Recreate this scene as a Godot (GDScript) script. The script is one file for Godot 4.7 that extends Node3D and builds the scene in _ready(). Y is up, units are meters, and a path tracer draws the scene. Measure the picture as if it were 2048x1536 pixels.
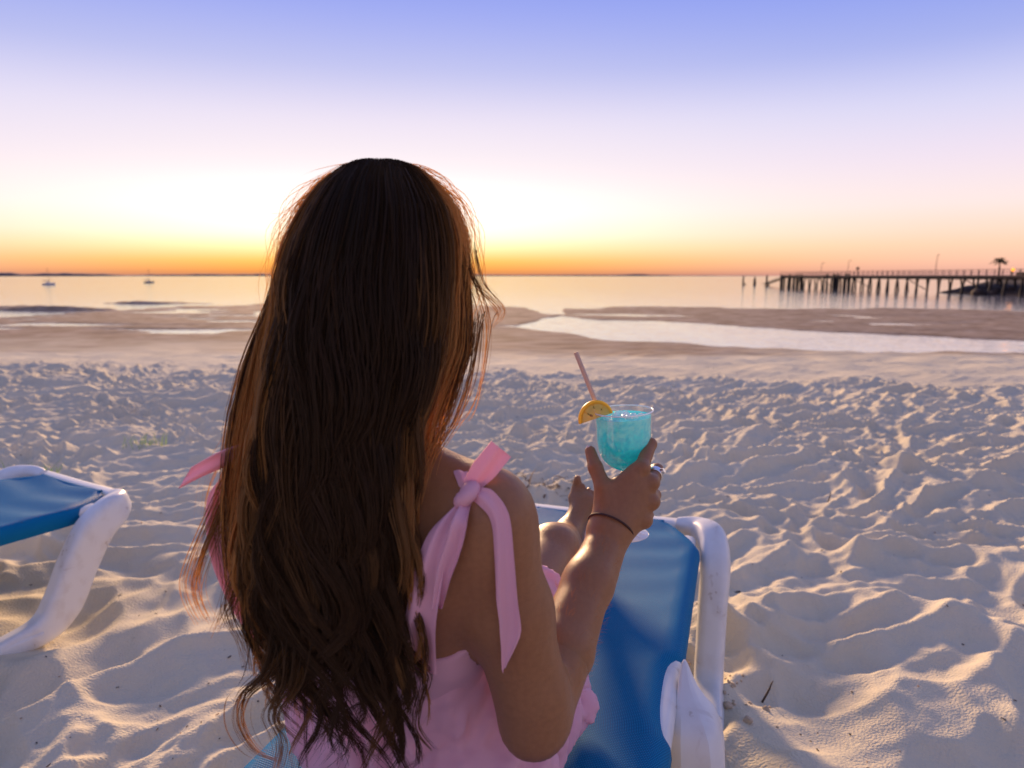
extends Node3D
# A beach at dusk: a woman on a sling lounger holds up a blue drink, a jetty and moored boats beyond.

const SEA := -1.0
var M := {}
var rng := RandomNumberGenerator.new()
var taken := {}
var n_warp := FastNoiseLite.new()
var n_cell := FastNoiseLite.new()
var n_cell2 := FastNoiseLite.new()
var n_big := FastNoiseLite.new()
var n_mid := FastNoiseLite.new()
var n_fine := FastNoiseLite.new()
var n_flat := FastNoiseLite.new()


# ---------------------------------------------------------------- mesh building
class MB:
	var v := PackedVector3Array()
	var n := PackedVector3Array()
	var uv := PackedVector2Array()
	var c := PackedColorArray()
	var ix := PackedInt32Array()
	var col := Color(1, 1, 1)
	var crease := 0.55

	func add(p: Vector3, u := Vector2.ZERO) -> int:
		v.append(p)
		uv.append(u)
		c.append(col)
		return v.size() - 1

	func tri(a: int, b: int, d: int) -> void:
		ix.append(a); ix.append(b); ix.append(d)

	# rows of points; closed joins the last column to the first
	func grid(rows: Array, closed := false, us := 1.0, vs := 1.0) -> void:
		var base := v.size()
		var w: int = rows[0].size()
		var wide := w + 1 if closed else w
		var along := 0.0
		for j in rows.size():
			var r: PackedVector3Array = rows[j]
			if j > 0:
				along += r[0].distance_to(rows[j - 1][0])
			var across := 0.0
			for k in wide:
				var p: Vector3 = r[k % w]
				if k > 0:
					across += p.distance_to(r[k - 1])
				add(p, Vector2(across * us, along * vs))
		for j in rows.size() - 1:
			for k in wide - 1:
				var a := base + j * wide + k
				tri(a, a + 1, a + wide)
				tri(a + 1, a + wide + 1, a + wide)

	func fan(ring: PackedVector3Array, flip := false) -> void:
		var mid := Vector3.ZERO
		for p in ring:
			mid += p
		mid /= ring.size()
		var o := add(mid)
		var base := v.size()
		for p in ring:
			add(p)
		for k in ring.size():
			if flip:
				tri(o, base + (k + 1) % ring.size(), base + k)
			else:
				tri(o, base + k, base + (k + 1) % ring.size())

	# a closed solid from rings; ends capped flat
	func loft(rings: Array, cap := true, us := 1.0, vs := 1.0) -> void:
		var from := ix.size()
		grid(rings, true, us, vs)
		if cap:
			fan(rings[0], false)
			fan(rings[rings.size() - 1], true)
		orient(from)

	# the same with an edge along every corner of the section
	func faceted(rings: Array) -> void:
		var from := ix.size()
		var w: int = rings[0].size()
		for k in w:
			var rows := []
			for r in rings:
				rows.append(PackedVector3Array([r[k], r[(k + 1) % w]]))
			grid(rows)
		fan(rings[0], false)
		fan(rings[rings.size() - 1], true)
		orient(from)

	func orient(from: int) -> void:
		var vol := 0.0
		var t := from
		while t < ix.size():
			vol += v[ix[t]].dot(v[ix[t + 1]].cross(v[ix[t + 2]]))
			t += 3
		if vol > 0.0:
			t = from
			while t < ix.size():
				var k := ix[t + 1]
				ix[t + 1] = ix[t + 2]
				ix[t + 2] = k
				t += 3

	# a tube along points with a radius each; wide and tall scale its section, power squares it
	func tube(pts: PackedVector3Array, radii: PackedFloat32Array, sides := 12, wide := 1.0, tall := 1.0, power := 2.0, up := Vector3.UP) -> void:
		var rings := []
		var e := 2.0 / power
		for j in pts.size():
			var t: Vector3 = (pts[mini(j + 1, pts.size() - 1)] - pts[maxi(j - 1, 0)]).normalized()
			var side := t.cross(up)
			if side.length() < 0.05:
				side = t.cross(Vector3.BACK)
			side = side.normalized()
			var top := side.cross(t).normalized()
			var ring := PackedVector3Array()
			for k in sides:
				var a := TAU * (k + 0.5) / sides
				var x := signf(cos(a)) * pow(absf(cos(a)), e)
				var y := signf(sin(a)) * pow(absf(sin(a)), e)
				ring.append(pts[j] + side * (x * radii[j] * wide) + top * (y * radii[j] * tall))
			rings.append(ring)
		loft(rings)

	# a tube whose half width and half height change along it
	func sweep(pts: PackedVector3Array, half_w: Array, half_h: Array, sides := 20, power := 2.6, up := Vector3.UP) -> void:
		var rings := []
		var e := 2.0 / power
		var last := pts.size() - 1
		for j in pts.size():
			var t: Vector3 = (pts[mini(j + 1, last)] - pts[maxi(j - 1, 0)]).normalized()
			var side := t.cross(up).normalized()
			var top := side.cross(t).normalized()
			var s := float(j) / last
			var wide := _key(half_w, s)
			var tall := _key(half_h, s)
			var ring := PackedVector3Array()
			for k in sides:
				var a := TAU * (k + 0.5) / sides
				ring.append(pts[j] + side * (signf(cos(a)) * pow(absf(cos(a)), e) * wide) + top * (signf(sin(a)) * pow(absf(sin(a)), e) * tall))
			rings.append(ring)
		loft(rings)

	func _key(v: Array, s: float) -> float:
		var i := mini(int(s * (v.size() - 1)), v.size() - 2)
		return lerpf(v[i], v[i + 1], s * (v.size() - 1) - i)

	func box(mid: Vector3, size: Vector3, bevel := 0.0, b := Basis()) -> void:
		var from := ix.size()
		var h := size / 2.0
		bevel = minf(bevel, minf(h.x, minf(h.y, h.z)) * 0.9)
		for axis in 3:
			var u := (axis + 1) % 3
			var w := (axis + 2) % 3
			for s in [-1.0, 1.0]:
				var q := PackedInt32Array()
				for cc in [[-1, -1], [1, -1], [1, 1], [-1, 1]]:
					var p := Vector3.ZERO
					p[axis] = s * h[axis]
					p[u] = cc[0] * (h[u] - bevel)
					p[w] = cc[1] * (h[w] - bevel)
					q.append(add(mid + b * p))
				if s < 0:
					tri(q[0], q[1], q[2]); tri(q[0], q[2], q[3])
				else:
					tri(q[0], q[2], q[1]); tri(q[0], q[3], q[2])
		if bevel > 0.0:
			for axis in 3:
				var u := (axis + 1) % 3
				var w := (axis + 2) % 3
				for cc in [[-1, -1], [1, -1], [1, 1], [-1, 1]]:
					var q := PackedInt32Array()
					for s in [-1.0, 1.0]:
						for m in 2:
							var p := Vector3.ZERO
							p[axis] = s * (h[axis] - bevel)
							p[u] = cc[0] * (h[u] - (bevel if m else 0.0))
							p[w] = cc[1] * (h[w] - (0.0 if m else bevel))
							q.append(add(mid + b * p))
					if cc[0] * cc[1] > 0:
						tri(q[0], q[2], q[1]); tri(q[1], q[2], q[3])
					else:
						tri(q[0], q[1], q[2]); tri(q[1], q[3], q[2])
			for sx in [-1.0, 1.0]:
				for sy in [-1.0, 1.0]:
					for sz in [-1.0, 1.0]:
						var a := add(mid + b * Vector3(sx * h.x, sy * (h.y - bevel), sz * (h.z - bevel)))
						var d := add(mid + b * Vector3(sx * (h.x - bevel), sy * h.y, sz * (h.z - bevel)))
						var e := add(mid + b * Vector3(sx * (h.x - bevel), sy * (h.y - bevel), sz * h.z))
						if sx * sy * sz > 0:
							tri(a, e, d)
						else:
							tri(a, d, e)

	# profile of (radius, height) turned round the y axis
	func lathe(profile: PackedVector2Array, sides := 32, at := Vector3.ZERO, arc := TAU) -> void:
		var rows := []
		for p in profile:
			var ring := PackedVector3Array()
			for k in sides:
				var a := arc * k / sides
				ring.append(at + Vector3(cos(a) * p.x, p.y, sin(a) * p.x))
			rows.append(ring)
		var from := ix.size()
		grid(rows, true)
		orient(from)

	func mesh() -> ArrayMesh:
		n = PackedVector3Array()
		n.resize(v.size())
		var t := 0
		while t < ix.size():
			var a := ix[t]
			var b := ix[t + 1]
			var d := ix[t + 2]
			var m := (v[d] - v[a]).cross(v[b] - v[a])
			n[a] += m
			n[b] += m
			n[d] += m
			t += 3
		# columns that were doubled for the texture share a normal
		var at := {}
		for k in v.size():
			var key := Vector3i((v[k] * 20000.0).round())
			if at.has(key):
				var o: int = at[key]
				if n[o].normalized().dot(n[k].normalized()) > crease:
					n[o] += n[k]
					n[k] = n[o]
			else:
				at[key] = k
		for k in v.size():
			n[k] = n[k].normalized() if n[k].length_squared() > 1e-20 else Vector3.UP
		return raw()

	func raw() -> ArrayMesh:
		var arr := []
		arr.resize(Mesh.ARRAY_MAX)
		arr[Mesh.ARRAY_VERTEX] = v
		arr[Mesh.ARRAY_NORMAL] = n
		arr[Mesh.ARRAY_TEX_UV] = uv
		arr[Mesh.ARRAY_COLOR] = c
		arr[Mesh.ARRAY_INDEX] = ix
		var m := ArrayMesh.new()
		m.add_surface_from_arrays(Mesh.PRIMITIVE_TRIANGLES, arr)
		return m


func numbered(called: String) -> String:
	if not taken.has(called):
		taken[called] = 0
		return called
	taken[called] += 1
	return "%s_%03d" % [called, taken[called]]


func obj(called: String, shape, m: Material, parent: Node3D = self) -> MeshInstance3D:
	var o := MeshInstance3D.new()
	o.name = numbered(called) if parent == self else called
	o.mesh = shape.mesh() if shape is MB else shape
	o.material_override = m
	parent.add_child(o, true)
	return o


func thing(called: String, label: String, category: String, at := Vector3.ZERO, turn := 0.0, group := "") -> Node3D:
	var o := Node3D.new()
	o.name = numbered(called)
	add_child(o, true)
	o.position = at
	o.rotation.y = turn
	return tag(o, label, category, group)


func tag(o: Node3D, label: String, category := "", group := "") -> Node3D:
	o.set_meta("label", label)
	if category:
		o.set_meta("category", category)
	if group:
		o.set_meta("group", group)
	return o


func structure(called: String, shape, m: Material, label := "") -> MeshInstance3D:
	var o := obj(called, shape, m)
	o.set_meta("kind", "structure")
	if label:
		o.set_meta("label", label)
	return o


func paint(r: float, g: float, b: float, rough := 0.6, metal := 0.0) -> StandardMaterial3D:
	var m := StandardMaterial3D.new()
	m.albedo_color = Color(r, g, b).linear_to_srgb()
	m.roughness = rough
	m.metallic = metal
	return m


func pack(points: Array) -> PackedVector3Array:
	return PackedVector3Array(points)


# a smooth curve through points
func curve(points: Array, count: int) -> PackedVector3Array:
	var out := PackedVector3Array()
	var last := points.size() - 1
	for k in count:
		var t := float(k) / (count - 1) * last
		var i := mini(int(t), last - 1)
		var a: Vector3 = points[maxi(i - 1, 0)]
		var b: Vector3 = points[i]
		var c: Vector3 = points[i + 1]
		var d: Vector3 = points[mini(i + 2, last)]
		out.append(b.cubic_interpolate(c, a, d, t - i))
	return out


func lerp_keys(keys: Array, at: float) -> float:
	if at <= keys[0][0]:
		return keys[0][1]
	for k in keys.size() - 1:
		if at < keys[k + 1][0]:
			var t: float = (at - keys[k][0]) / (keys[k + 1][0] - keys[k][0])
			return lerpf(keys[k][1], keys[k + 1][1], t)
	return keys[keys.size() - 1][1]


func noise_image(size: int, seed_: int, freq: float, octaves: int, lo: float, hi: float, normal := 0.0) -> ImageTexture:
	var n := FastNoiseLite.new()
	n.seed = seed_
	n.noise_type = FastNoiseLite.TYPE_SIMPLEX_SMOOTH
	n.frequency = freq
	n.fractal_octaves = octaves
	var im := n.get_seamless_image(size, size, false, false, 0.2)
	im.convert(Image.FORMAT_L8)
	if lo != 0.0 or hi != 1.0:
		var d := im.get_data()
		for k in d.size():
			d[k] = int(255.0 * lerpf(lo, hi, d[k] / 255.0))
		im = Image.create_from_data(size, size, false, Image.FORMAT_L8, d)
	im.convert(Image.FORMAT_RGB8)
	if normal > 0.0:
		im.bump_map_to_normal_map(normal)
	return ImageTexture.create_from_image(im)


# ---------------------------------------------------------------- the sky
# colours by height in degrees, as they look: towards the glow, 50 degrees from it, opposite it
var sky_h := [0.0, 0.5, 1.2, 2.2, 3.2, 5.0, 8.0, 11.6, 15.5, 20.0, 30.0, 50.0, 90.0]
var sky_sun := ["c87850", "f4a04a", "ffc05e", "ffe6a6", "fff4d0", "fff3e6", "f8ebec", "e8deee", "bec0ea", "98a4ea", "8a98da", "8490c8", "8890bc"]
var sky_side := ["c8968f", "eeb4a0", "fcc4a8", "fed0b2", "ffd9c4", "f8e2de", "ebdcea", "d2d0ee", "a4aee8", "8698e8", "7e8eda", "828fc8", "8890bc"]
var sky_back := ["a08e9c", "a8929e", "b098a4", "ba9eac", "c2a6b2", "ceb2bc", "ceb8c6", "c2b6cc", "b2b2d2", "a0a6d2", "8c98cc", "848ec2", "8890bc"]


func sky_image(glow_at: float) -> ImageTexture:
	var w := 288
	var h := 1024
	var data := PackedFloat32Array()
	data.resize(w * h * 3)
	var tables := []
	for t in [sky_sun, sky_side, sky_back]:
		var row := []
		for s: String in t:
			var c := Color(s.replace(" ", "")).srgb_to_linear()
			row.append(Vector3(c.r, c.g, c.b))
		tables.append(row)
	for j in h:
		var e := 90.0 - (j + 0.5) / h * 180.0
		var up := maxf(e, 0.0)
		var k := 0
		while k < sky_h.size() - 2 and sky_h[k + 1] < up:
			k += 1
		var t := clampf((up - sky_h[k]) / (sky_h[k + 1] - sky_h[k]), 0, 1)
		var three := []
		for tab in tables:
			var p0: Vector3 = tab[maxi(k - 1, 0)]
			var p3: Vector3 = tab[mini(k + 2, tab.size() - 1)]
			three.append(tab[k].lerp(tab[k + 1], t) if k < 4 else tab[k].lerp(tab[k + 1], t).lerp(tab[k].cubic_interpolate(tab[k + 1], p0, p3, t), 0.7))
		var bright := exp(-pow((up - 4.2) / 2.8, 2.0))
		for i in w:
			var a := absf(wrapf((i + 0.5) / w * 360.0 - glow_at, -180.0, 180.0))
			var c: Vector3
			if a < 55.0:
				c = three[0].lerp(three[1], smoothstep(3.0, 50.0, a))
			else:
				c = three[1].lerp(three[2], smoothstep(55.0, 165.0, a))
			c *= 0.86
			c *= 1.0 + 0.5 * bright * exp(-pow(a / 18.0, 2.0))
			var o := (j * w + i) * 3
			data[o] = c.x
			data[o + 1] = c.y
			data[o + 2] = c.z
	return ImageTexture.create_from_image(Image.create_from_data(w, h, false, Image.FORMAT_RGBF, data.to_byte_array()))


# ---------------------------------------------------------------- the beach
func setup_noise() -> void:
	for p in [[n_warp, 11, 0.9], [n_big, 12, 0.55], [n_mid, 13, 3.2], [n_fine, 14, 14.0], [n_flat, 15, 0.16]]:
		p[0].seed = p[1]
		p[0].frequency = p[2]
		p[0].noise_type = FastNoiseLite.TYPE_SIMPLEX_SMOOTH
		p[0].fractal_type = FastNoiseLite.FRACTAL_NONE
	for p in [[n_cell, 21, 3.3], [n_cell2, 22, 7.2]]:
		p[0].seed = p[1]
		p[0].frequency = p[2]
		p[0].noise_type = FastNoiseLite.TYPE_CELLULAR
		p[0].fractal_type = FastNoiseLite.FRACTAL_NONE
		p[0].cellular_distance_function = FastNoiseLite.DISTANCE_EUCLIDEAN
		p[0].cellular_return_type = FastNoiseLite.RETURN_DISTANCE
		p[0].cellular_jitter = 0.95
	n_flat.fractal_type = FastNoiseLite.FRACTAL_FBM
	n_flat.fractal_octaves = 3


var slope := [[4.0, 0.0], [6.0, -0.03], [8.0, -0.1], [10.0, -0.22], [12.0, -0.38], [14.0, -0.55], [16.0, -0.72], [18.0, -0.86], [20.0, -0.93], [24.0, -0.955], [44.0, -0.965]]
# where the tide pool lies, near bank and far bank, by x
var bank_near := [[-1.0, 30.0], [0.13, 29.4], [1.6, 26.2], [3.0, 23.7], [5.9, 21.6], [9.7, 19.8], [13.4, 18.1], [20.0, 15.8], [40.0, 12.0]]
var bank_far := [[-1.0, 29.5], [0.13, 29.5], [0.8, 31.7], [2.6, 37.0], [4.25, 33.5], [8.3, 30.7], [12.4, 25.4], [16.2, 21.9], [25.0, 18.5], [40.0, 14.0]]
# where the sea begins, by x
var tide := [[-70.0, 24.0], [-32.0, 33.0], [-25.6, 37.0], [-24.4, 42.0], [-23.0, 49.0], [-19.0, 53.5], [-8.0, 53.0], [-0.9, 50.2], [0.8, 47.0], [1.8, 39.5], [2.9, 39.5], [3.4, 48.0], [16.0, 47.0], [33.0, 44.8], [60.0, 42.0]]


# height of the sand and how wet it is
func sand(x: float, f: float) -> Vector2:
	var w := n_warp.get_noise_2d(x, f) * 0.16
	var w2 := n_warp.get_noise_2d(x + 37.0, f - 19.0) * 0.16
	var base := lerp_keys(slope, f + w * 4.0)
	var wet := 0.0
	if f > 9.0:
		var flat := n_flat.get_noise_2d(x * 0.7, f)
		wet = smoothstep(12.5, 21.0, f + flat * 4.0 - clampf(-x, 0.0, 10.0) * 0.35)
		if f > 13.0:
			base += flat * 0.03 * smoothstep(16.0, 22.0, f)
			var near := lerp_keys(bank_near, x) - 0.9 * smoothstep(1.0, 4.0, x) + flat * 1.2
			var far := lerp_keys(bank_far, x) + 0.3 * smoothstep(3.0, 6.0, x) + n_flat.get_noise_2d(x + 90.0, f * 0.5) * 1.5
			var inside := minf(f - near, far - f)
			base = lerpf(base, SEA - 0.06, smoothstep(-0.6, 0.6, inside))
			var pool := Vector2((x + 12.5) / 2.2, (f - 39.5) / 2.6).length() + flat
			base = lerpf(base, SEA - 0.04, smoothstep(1.1, 0.8, pool))
			if f > 23.0:
				var run := n_warp.get_noise_2d(x * 0.13 + 5.0, f * 0.42 + x * 0.04)
				base -= 0.075 * smoothstep(0.22, 0.5, run) * smoothstep(23.0, 27.0, f) * lerpf(0.45, 1.0, smoothstep(2.0, -9.0, x))
			var sea := lerp_keys(tide, x) + flat * 2.0
			var out := f - sea
			if out > -2.0:
				var bars := 0.0
				if x < -18.0:
					bars = maxf(0.0, n_flat.get_noise_2d(x * 0.22 + 40.0, f * 1.3)) * 0.8 * smoothstep(-16.0, -30.0, x) * smoothstep(1.0, 4.0, out) * (1.0 - smoothstep(40.0, 60.0, out))
				base = lerpf(base, SEA - 0.1 - maxf(out, 0.0) * 0.015 + bars, smoothstep(-1.6, 1.6, out))
	var rough := 1.0 - 0.86 * smoothstep(7.6, 9.8, f + w * 6.0 + clampf(x, -9.0, 6.0) * 0.28)
	rough *= 1.0 - 0.7 * wet
	if f > 40.0:
		return Vector2(base, wet)
	var calm := smoothstep(-0.3, 0.5, n_big.get_noise_2d(x * 0.6 + 7.0, f * 0.6))
	# hollows worn by feet, with soft ridges between, running aslant
	var a := x * 0.86 + f * 0.5 + w * 1.2
	var b := (-x * 0.5 + f * 0.86) + w2 * 1.2
	var d := (n_cell.get_noise_2d(a * 0.82 + 0.02, b * 1.18) + n_cell.get_noise_2d(a * 0.82 - 0.018, b * 1.18 + 0.018) + n_cell.get_noise_2d(a * 0.82, b * 1.18 - 0.02)) / 3.0 + 1.0
	var d2 := n_cell2.get_noise_2d(a * 0.9 + w, b * 1.1 - w2) + 1.0
	var near_by := 1.0 - smoothstep(2.2, 4.6, f)
	var h := (minf(d * d, 0.8) - 0.3) * lerpf(0.045, 0.118, near_by) + (minf(d2 * d2, 0.7) - 0.3) * lerpf(0.098, lerpf(0.075, 0.035, calm), near_by)
	h += n_big.get_noise_2d(x, f) * lerpf(0.025, 0.04, near_by) + n_mid.get_noise_2d(x + w, f) * 0.022
	h += n_fine.get_noise_2d(x, f) * lerpf(0.008, 0.001, calm * near_by)
	if wet > 0.0:
		h += n_warp.get_noise_2d(x * 0.7, f * 2.0) * 0.09 * wet
	return Vector2(base + h * rough, wet)


# a bank of dug sand along the lounger's legs
func dug(x: float, f: float) -> float:
	var add := 0.0
	for p in [[0.60, 1.5, 0.13, 0.05], [0.40, 1.75, 0.10, 0.05], [0.60, 1.25, 0.15, 0.05], [0.34, 1.5, 0.16, 0.04]]:
		var q: float = (Vector2(x, f) - Vector2(p[0], p[1])).length() / p[2]
		add += p[3] * exp(-q * q)
	return add


func beach() -> void:
	var rows := PackedFloat32Array()
	var r := 0.35
	while r < 62.0:
		rows.append(r)
		r *= 1.0048 if r < 9.0 else (1.0065 if r < 24.0 else 1.012)
	while r < 9000.0:
		rows.append(r)
		r *= 1.25
	var cols := PackedFloat32Array()
	var a := -44.0
	while a < 44.0:
		cols.append(a)
		a += 0.136
	while a < 316.0:
		cols.append(a)
		a += 2.6
	cols.append(316.0)
	var w := cols.size()
	var hgt := rows.size()
	var v := PackedVector3Array()
	var n := PackedVector3Array()
	var c := PackedColorArray()
	var ix := PackedInt32Array()
	v.resize(w * hgt)
	n.resize(w * hgt)
	c.resize(w * hgt)
	var sines := PackedVector2Array()
	for k in w:
		sines.append(Vector2(sin(deg_to_rad(cols[k])), cos(deg_to_rad(cols[k]))))
	var dry := Color(0.675, 0.60, 0.44)
	var dry2 := Color(0.58, 0.51, 0.37)
	var damp := Color(0.235, 0.16, 0.105)
	var damp_pale := Color(0.40, 0.305, 0.225)
	for j in hgt:
		r = rows[j]
		for k in w:
			var s := sines[k]
			var x := s.x * r
			var f := s.y * r
			var o := j * w + k
			if f < -6.0 or absf(x) > 75.0 or f > 130.0:
				var y := lerp_keys(slope, f) if f < 44.0 else SEA - 0.5 - minf(f * 0.01, 8.0)
				v[o] = Vector3(x, y, -f)
				c[o] = dry if f < 14.0 else damp
				continue
			var q := sand(x, f)
			var up := q.x
			if r < 2.6 and x > 0.0:
				up += dug(x, f)
			v[o] = Vector3(x, up, -f)
			var t := n_flat.get_noise_2d(x * 3.0 + 50.0, f * 3.0) * 0.5 + 0.5
			var patch := 0.0
			if q.y > 0.0:
				patch = clampf(0.45 + n_warp.get_noise_2d(x * 0.5, f * 1.4) * 0.7 + n_mid.get_noise_2d(x * 0.4, f * 0.9) * 0.45, 0.0, 1.0)
			c[o] = dry.lerp(dry2, t).lerp(damp.lerp(damp_pale, patch), q.y)
	# loose sand slumps: soften the sharpest crests
	for pass_ in 2:
		var ease := PackedFloat32Array()
		ease.resize(w * hgt)
		var upto := 0
		while upto < hgt and rows[upto] < (3.4 if pass_ == 0 else 2.6):
			upto += 1
		for j in range(1, upto):
			for k in range(2, w - 2):
				var o := j * w + k
				ease[o] = 0.3 * v[o].y + 0.15 * (v[o - w].y + v[o + w].y) + 0.1 * (v[o - 1].y + v[o + 1].y + v[o - 2].y + v[o + 2].y)
		for j in range(1, upto):
			for k in range(2, w - 2):
				v[j * w + k].y = ease[j * w + k]
	for j in hgt:
		for k in w:
			var o := j * w + k
			var l := v[o - 1] if k > 0 else v[o]
			var rr := v[o + 1] if k < w - 1 else v[o]
			var dn := v[o - w] if j > 0 else v[o]
			var up := v[o + w] if j < hgt - 1 else v[o]
			var m := (rr - l).cross(up - dn)
			n[o] = m.normalized() if m.y > 0 else -m.normalized()
	for j in hgt - 1:
		for k in w - 1:
			var o := j * w + k
			ix.append(o); ix.append(o + w); ix.append(o + 1)
			ix.append(o + 1); ix.append(o + w); ix.append(o + w + 1)
	var o := v.size()
	v.append(Vector3(0, 0, 0)); n.append(Vector3.UP); c.append(dry)
	for k in w - 1:
		ix.append(o); ix.append(k); ix.append(k + 1)
	var b := MB.new()
	b.v = v
	b.n = n
	b.c = c
	b.ix = ix
	b.uv.resize(v.size())
	structure("beach_sand", b.raw(), M.sand)


func water() -> void:
	var b := MB.new()
	# paler close in: sky reflection painted into the colour, over the pale bottom
	var near_sheen := Color(0.42, 0.40, 0.39)
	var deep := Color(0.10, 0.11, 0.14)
	var tones := PackedColorArray()
	var rows := []
	var r := 9.0
	while r < 12000.0:
		var ring := PackedVector3Array()
		for k in 181:
			var a := deg_to_rad(lerpf(-100.0, 100.0, k / 180.0))
			ring.append(Vector3(sin(a) * r, SEA, -cos(a) * r))
			tones.append(near_sheen.lerp(deep, smoothstep(38.0, 110.0, r)))
		rows.append(ring)
		r *= 1.12
	b.grid(rows)
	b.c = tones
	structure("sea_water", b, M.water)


# far land, low on the horizon
func far_land() -> void:
	var n := FastNoiseLite.new()
	n.seed = 5
	n.frequency = 0.02
	for p in [[-47.0, -27.0, 5200.0, 30.0], [-32.0, -7.0, 6400.0, 36.0], [-8.0, 20.0, 6800.0, 26.0]]:
		var b := MB.new()
		var rows := [PackedVector3Array(), PackedVector3Array(), PackedVector3Array(), PackedVector3Array()]
		for k in 90:
			var t := k / 89.0
			var a := deg_to_rad(lerpf(p[0], p[1], t))
			var edge := minf(1.0, 3.0 * minf(t, 1.0 - t))
			var h: float = (0.55 + 0.5 * n.get_noise_1d(p[0] * 40.0 + k * 2.0) + 0.15 * n.get_noise_1d(k * 11.0)) * p[3] * sqrt(edge)
			var dir := Vector3(sin(a), 0, -cos(a))
			rows[0].append(dir * p[2] + Vector3(0, SEA - 1.0, 0))
			rows[1].append(dir * (p[2] + 30.0) + Vector3(0, SEA + h * 0.7, 0))
			rows[2].append(dir * (p[2] + 140.0) + Vector3(0, SEA + h + 1.0, 0))
			rows[3].append(dir * (p[2] + 700.0) + Vector3(0, SEA - 1.0, 0))
		b.grid(rows)
		structure("hills", b, M.hill)


# ---------------------------------------------------------------- the jetty and its shore
func jetty() -> void:
	var a := Vector3(50.8, 0, -129.0)
	var z := Vector3(55.0, 0, -70.0)
	var along := (z - a).normalized()
	var side := along.cross(Vector3.UP).normalized()
	var deck_y := 1.18
	var root := thing("jetty", "long dark timber jetty on rows of piles reaching out from the rocky bank", "jetty", a)
	var face := Basis(along, Vector3.UP, along.cross(Vector3.UP))
	var long := a.distance_to(z)
	# the deck: beams and boards
	for s in [-1.0, 1.0]:
		var b := MB.new()
		b.box(along * (long / 2) + side * (s * 1.35) + Vector3(0, deck_y - 0.21, 0), Vector3(long, 0.26, 0.16), 0.02, face)
		obj("deck_beam", b, M.timber, root)
	var steps := 98
	for k in steps:
		var b := MB.new()
		var t := (k + 0.5) / steps
		b.box(along * (long * t) + Vector3(0, deck_y - 0.04, 0), Vector3(long / steps - 0.025, 0.07, 3.1), 0.0, face)
		obj("deck_board", b, M.timber_pale, root)
	# bents of two piles with a cap across
	var n := 28
	for k in n:
		var at := long * (k + 0.4) / n
		for s in [-1.0, 1.0]:
			var b := MB.new()
			var foot: Vector3 = along * (at + rng.randf_range(-0.12, 0.12)) + side * (s * (1.45 + rng.randf_range(0.0, 0.22)))
			var top: Vector3 = along * at + side * (s * 1.3)
			var rad := rng.randf_range(0.10, 0.14)
			b.tube(pack([foot + Vector3(0, SEA - 0.8, 0), foot.lerp(top, 0.5) + Vector3(0, 0.1, 0), top + Vector3(0, deck_y - 0.34, 0)]), [rad * 1.15, rad, rad], 8)
			obj("pile", b, M.pile, root)
		var b := MB.new()
		b.box(along * at + Vector3(0, deck_y - 0.42, 0), Vector3(0.2, 0.16, 3.2), 0.01, face)
		obj("cross_beam", b, M.timber, root)
	# rails
	for s in [-1.0, 1.0]:
		for k in 50:
			var b := MB.new()
			b.box(along * (long * k / 49.0) + side * (s * 1.45) + Vector3(0, deck_y + 0.3, 0), Vector3(0.06, 0.62, 0.06), 0.0, face)
			obj("rail_post", b, M.rail, root)
		for y in [0.34, 0.62]:
			var b := MB.new()
			b.box(along * (long / 2) + side * (s * 1.45) + Vector3(0, deck_y + y, 0), Vector3(long + 0.1, 0.035, 0.07), 0.0, face)
			obj("handrail", b, M.rail, root)
	# thick clusters of fender piles at the seaward end
	for q in [[0.0, 9, "end"], [2.2, 6, "a"], [16.5, 10, "b"], [19.0, 6, "c"]]:
		for k in q[1]:
			var b := MB.new()
			var p: Vector3 = along * (q[0] + rng.randf_range(-0.5, 0.5)) + side * (rng.randf_range(-1.7, 1.8))
			b.tube(pack([p + Vector3(0, SEA - 0.8, 0), p + Vector3(0.0, deck_y + rng.randf_range(-0.1, 0.25), 0)]), [0.15, 0.14], 8)
			obj("fender_pile", b, M.pile, root)
	# braces between some bents
	for k in [6, 11, 17, 22]:
		var b := MB.new()
		var p: Vector3 = along * (long * (k + 0.4) / n)
		b.tube(pack([p - side * 1.5 + Vector3(0, SEA + 0.2, 0), p + side * 1.3 + Vector3(0, deck_y - 0.5, 0)]), [0.06, 0.06], 6)
		obj("brace", b, M.timber, root)

	# mooring posts beyond the end, and the fallen beam that joins them
	for q in [[1488, 165.0, 45.6, 0.98, "mooring post standing furthest out to sea, a stub at its foot"], [1510, 165.0, 0, 0.7, "short double mooring post in the middle of the row off the jetty end"], [1535, 148.0, 0, 1.08, "slim mooring post nearest the jetty end"]]:
		var d: float = q[1]
		var x: float = (q[0] - 1024.0) / 1385.0 * d * 0.985
		var t := thing("mooring_post", q[4], "mooring post", Vector3(x, SEA, -d), 0.0, "mooring posts off the jetty end")
		var b := MB.new()
		b.tube(pack([Vector3(0, -0.8, 0), Vector3(0.05, 2.1 * q[3], 0)]), [0.22, 0.17], 8)
		obj("post", b, M.pile, t)
		b = MB.new()
		b.tube(pack([Vector3(0.45, -0.8, -0.2), Vector3(0.2 if q[3] < 0.9 else 0.5, 1.9 if q[3] < 0.9 else 0.4, 0)]), [0.2, 0.16], 8)
		obj("stub", b, M.pile, t)
	var gang := thing("gangway", "thin sloping gangway rising from the mooring posts to the jetty end", "gangway", Vector3(51.5, SEA, -131.0))
	for s in [-0.5, 0.5]:
		var b := MB.new()
		b.tube(pack([Vector3(-0.6, 1.75, s), Vector3(3.0, 0.75, -16.0 + s), Vector3(5.4, 0.25, -26.0 + s)]), [0.1, 0.1, 0.1], 6)
		obj("stringer", b, M.timber, gang)
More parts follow.
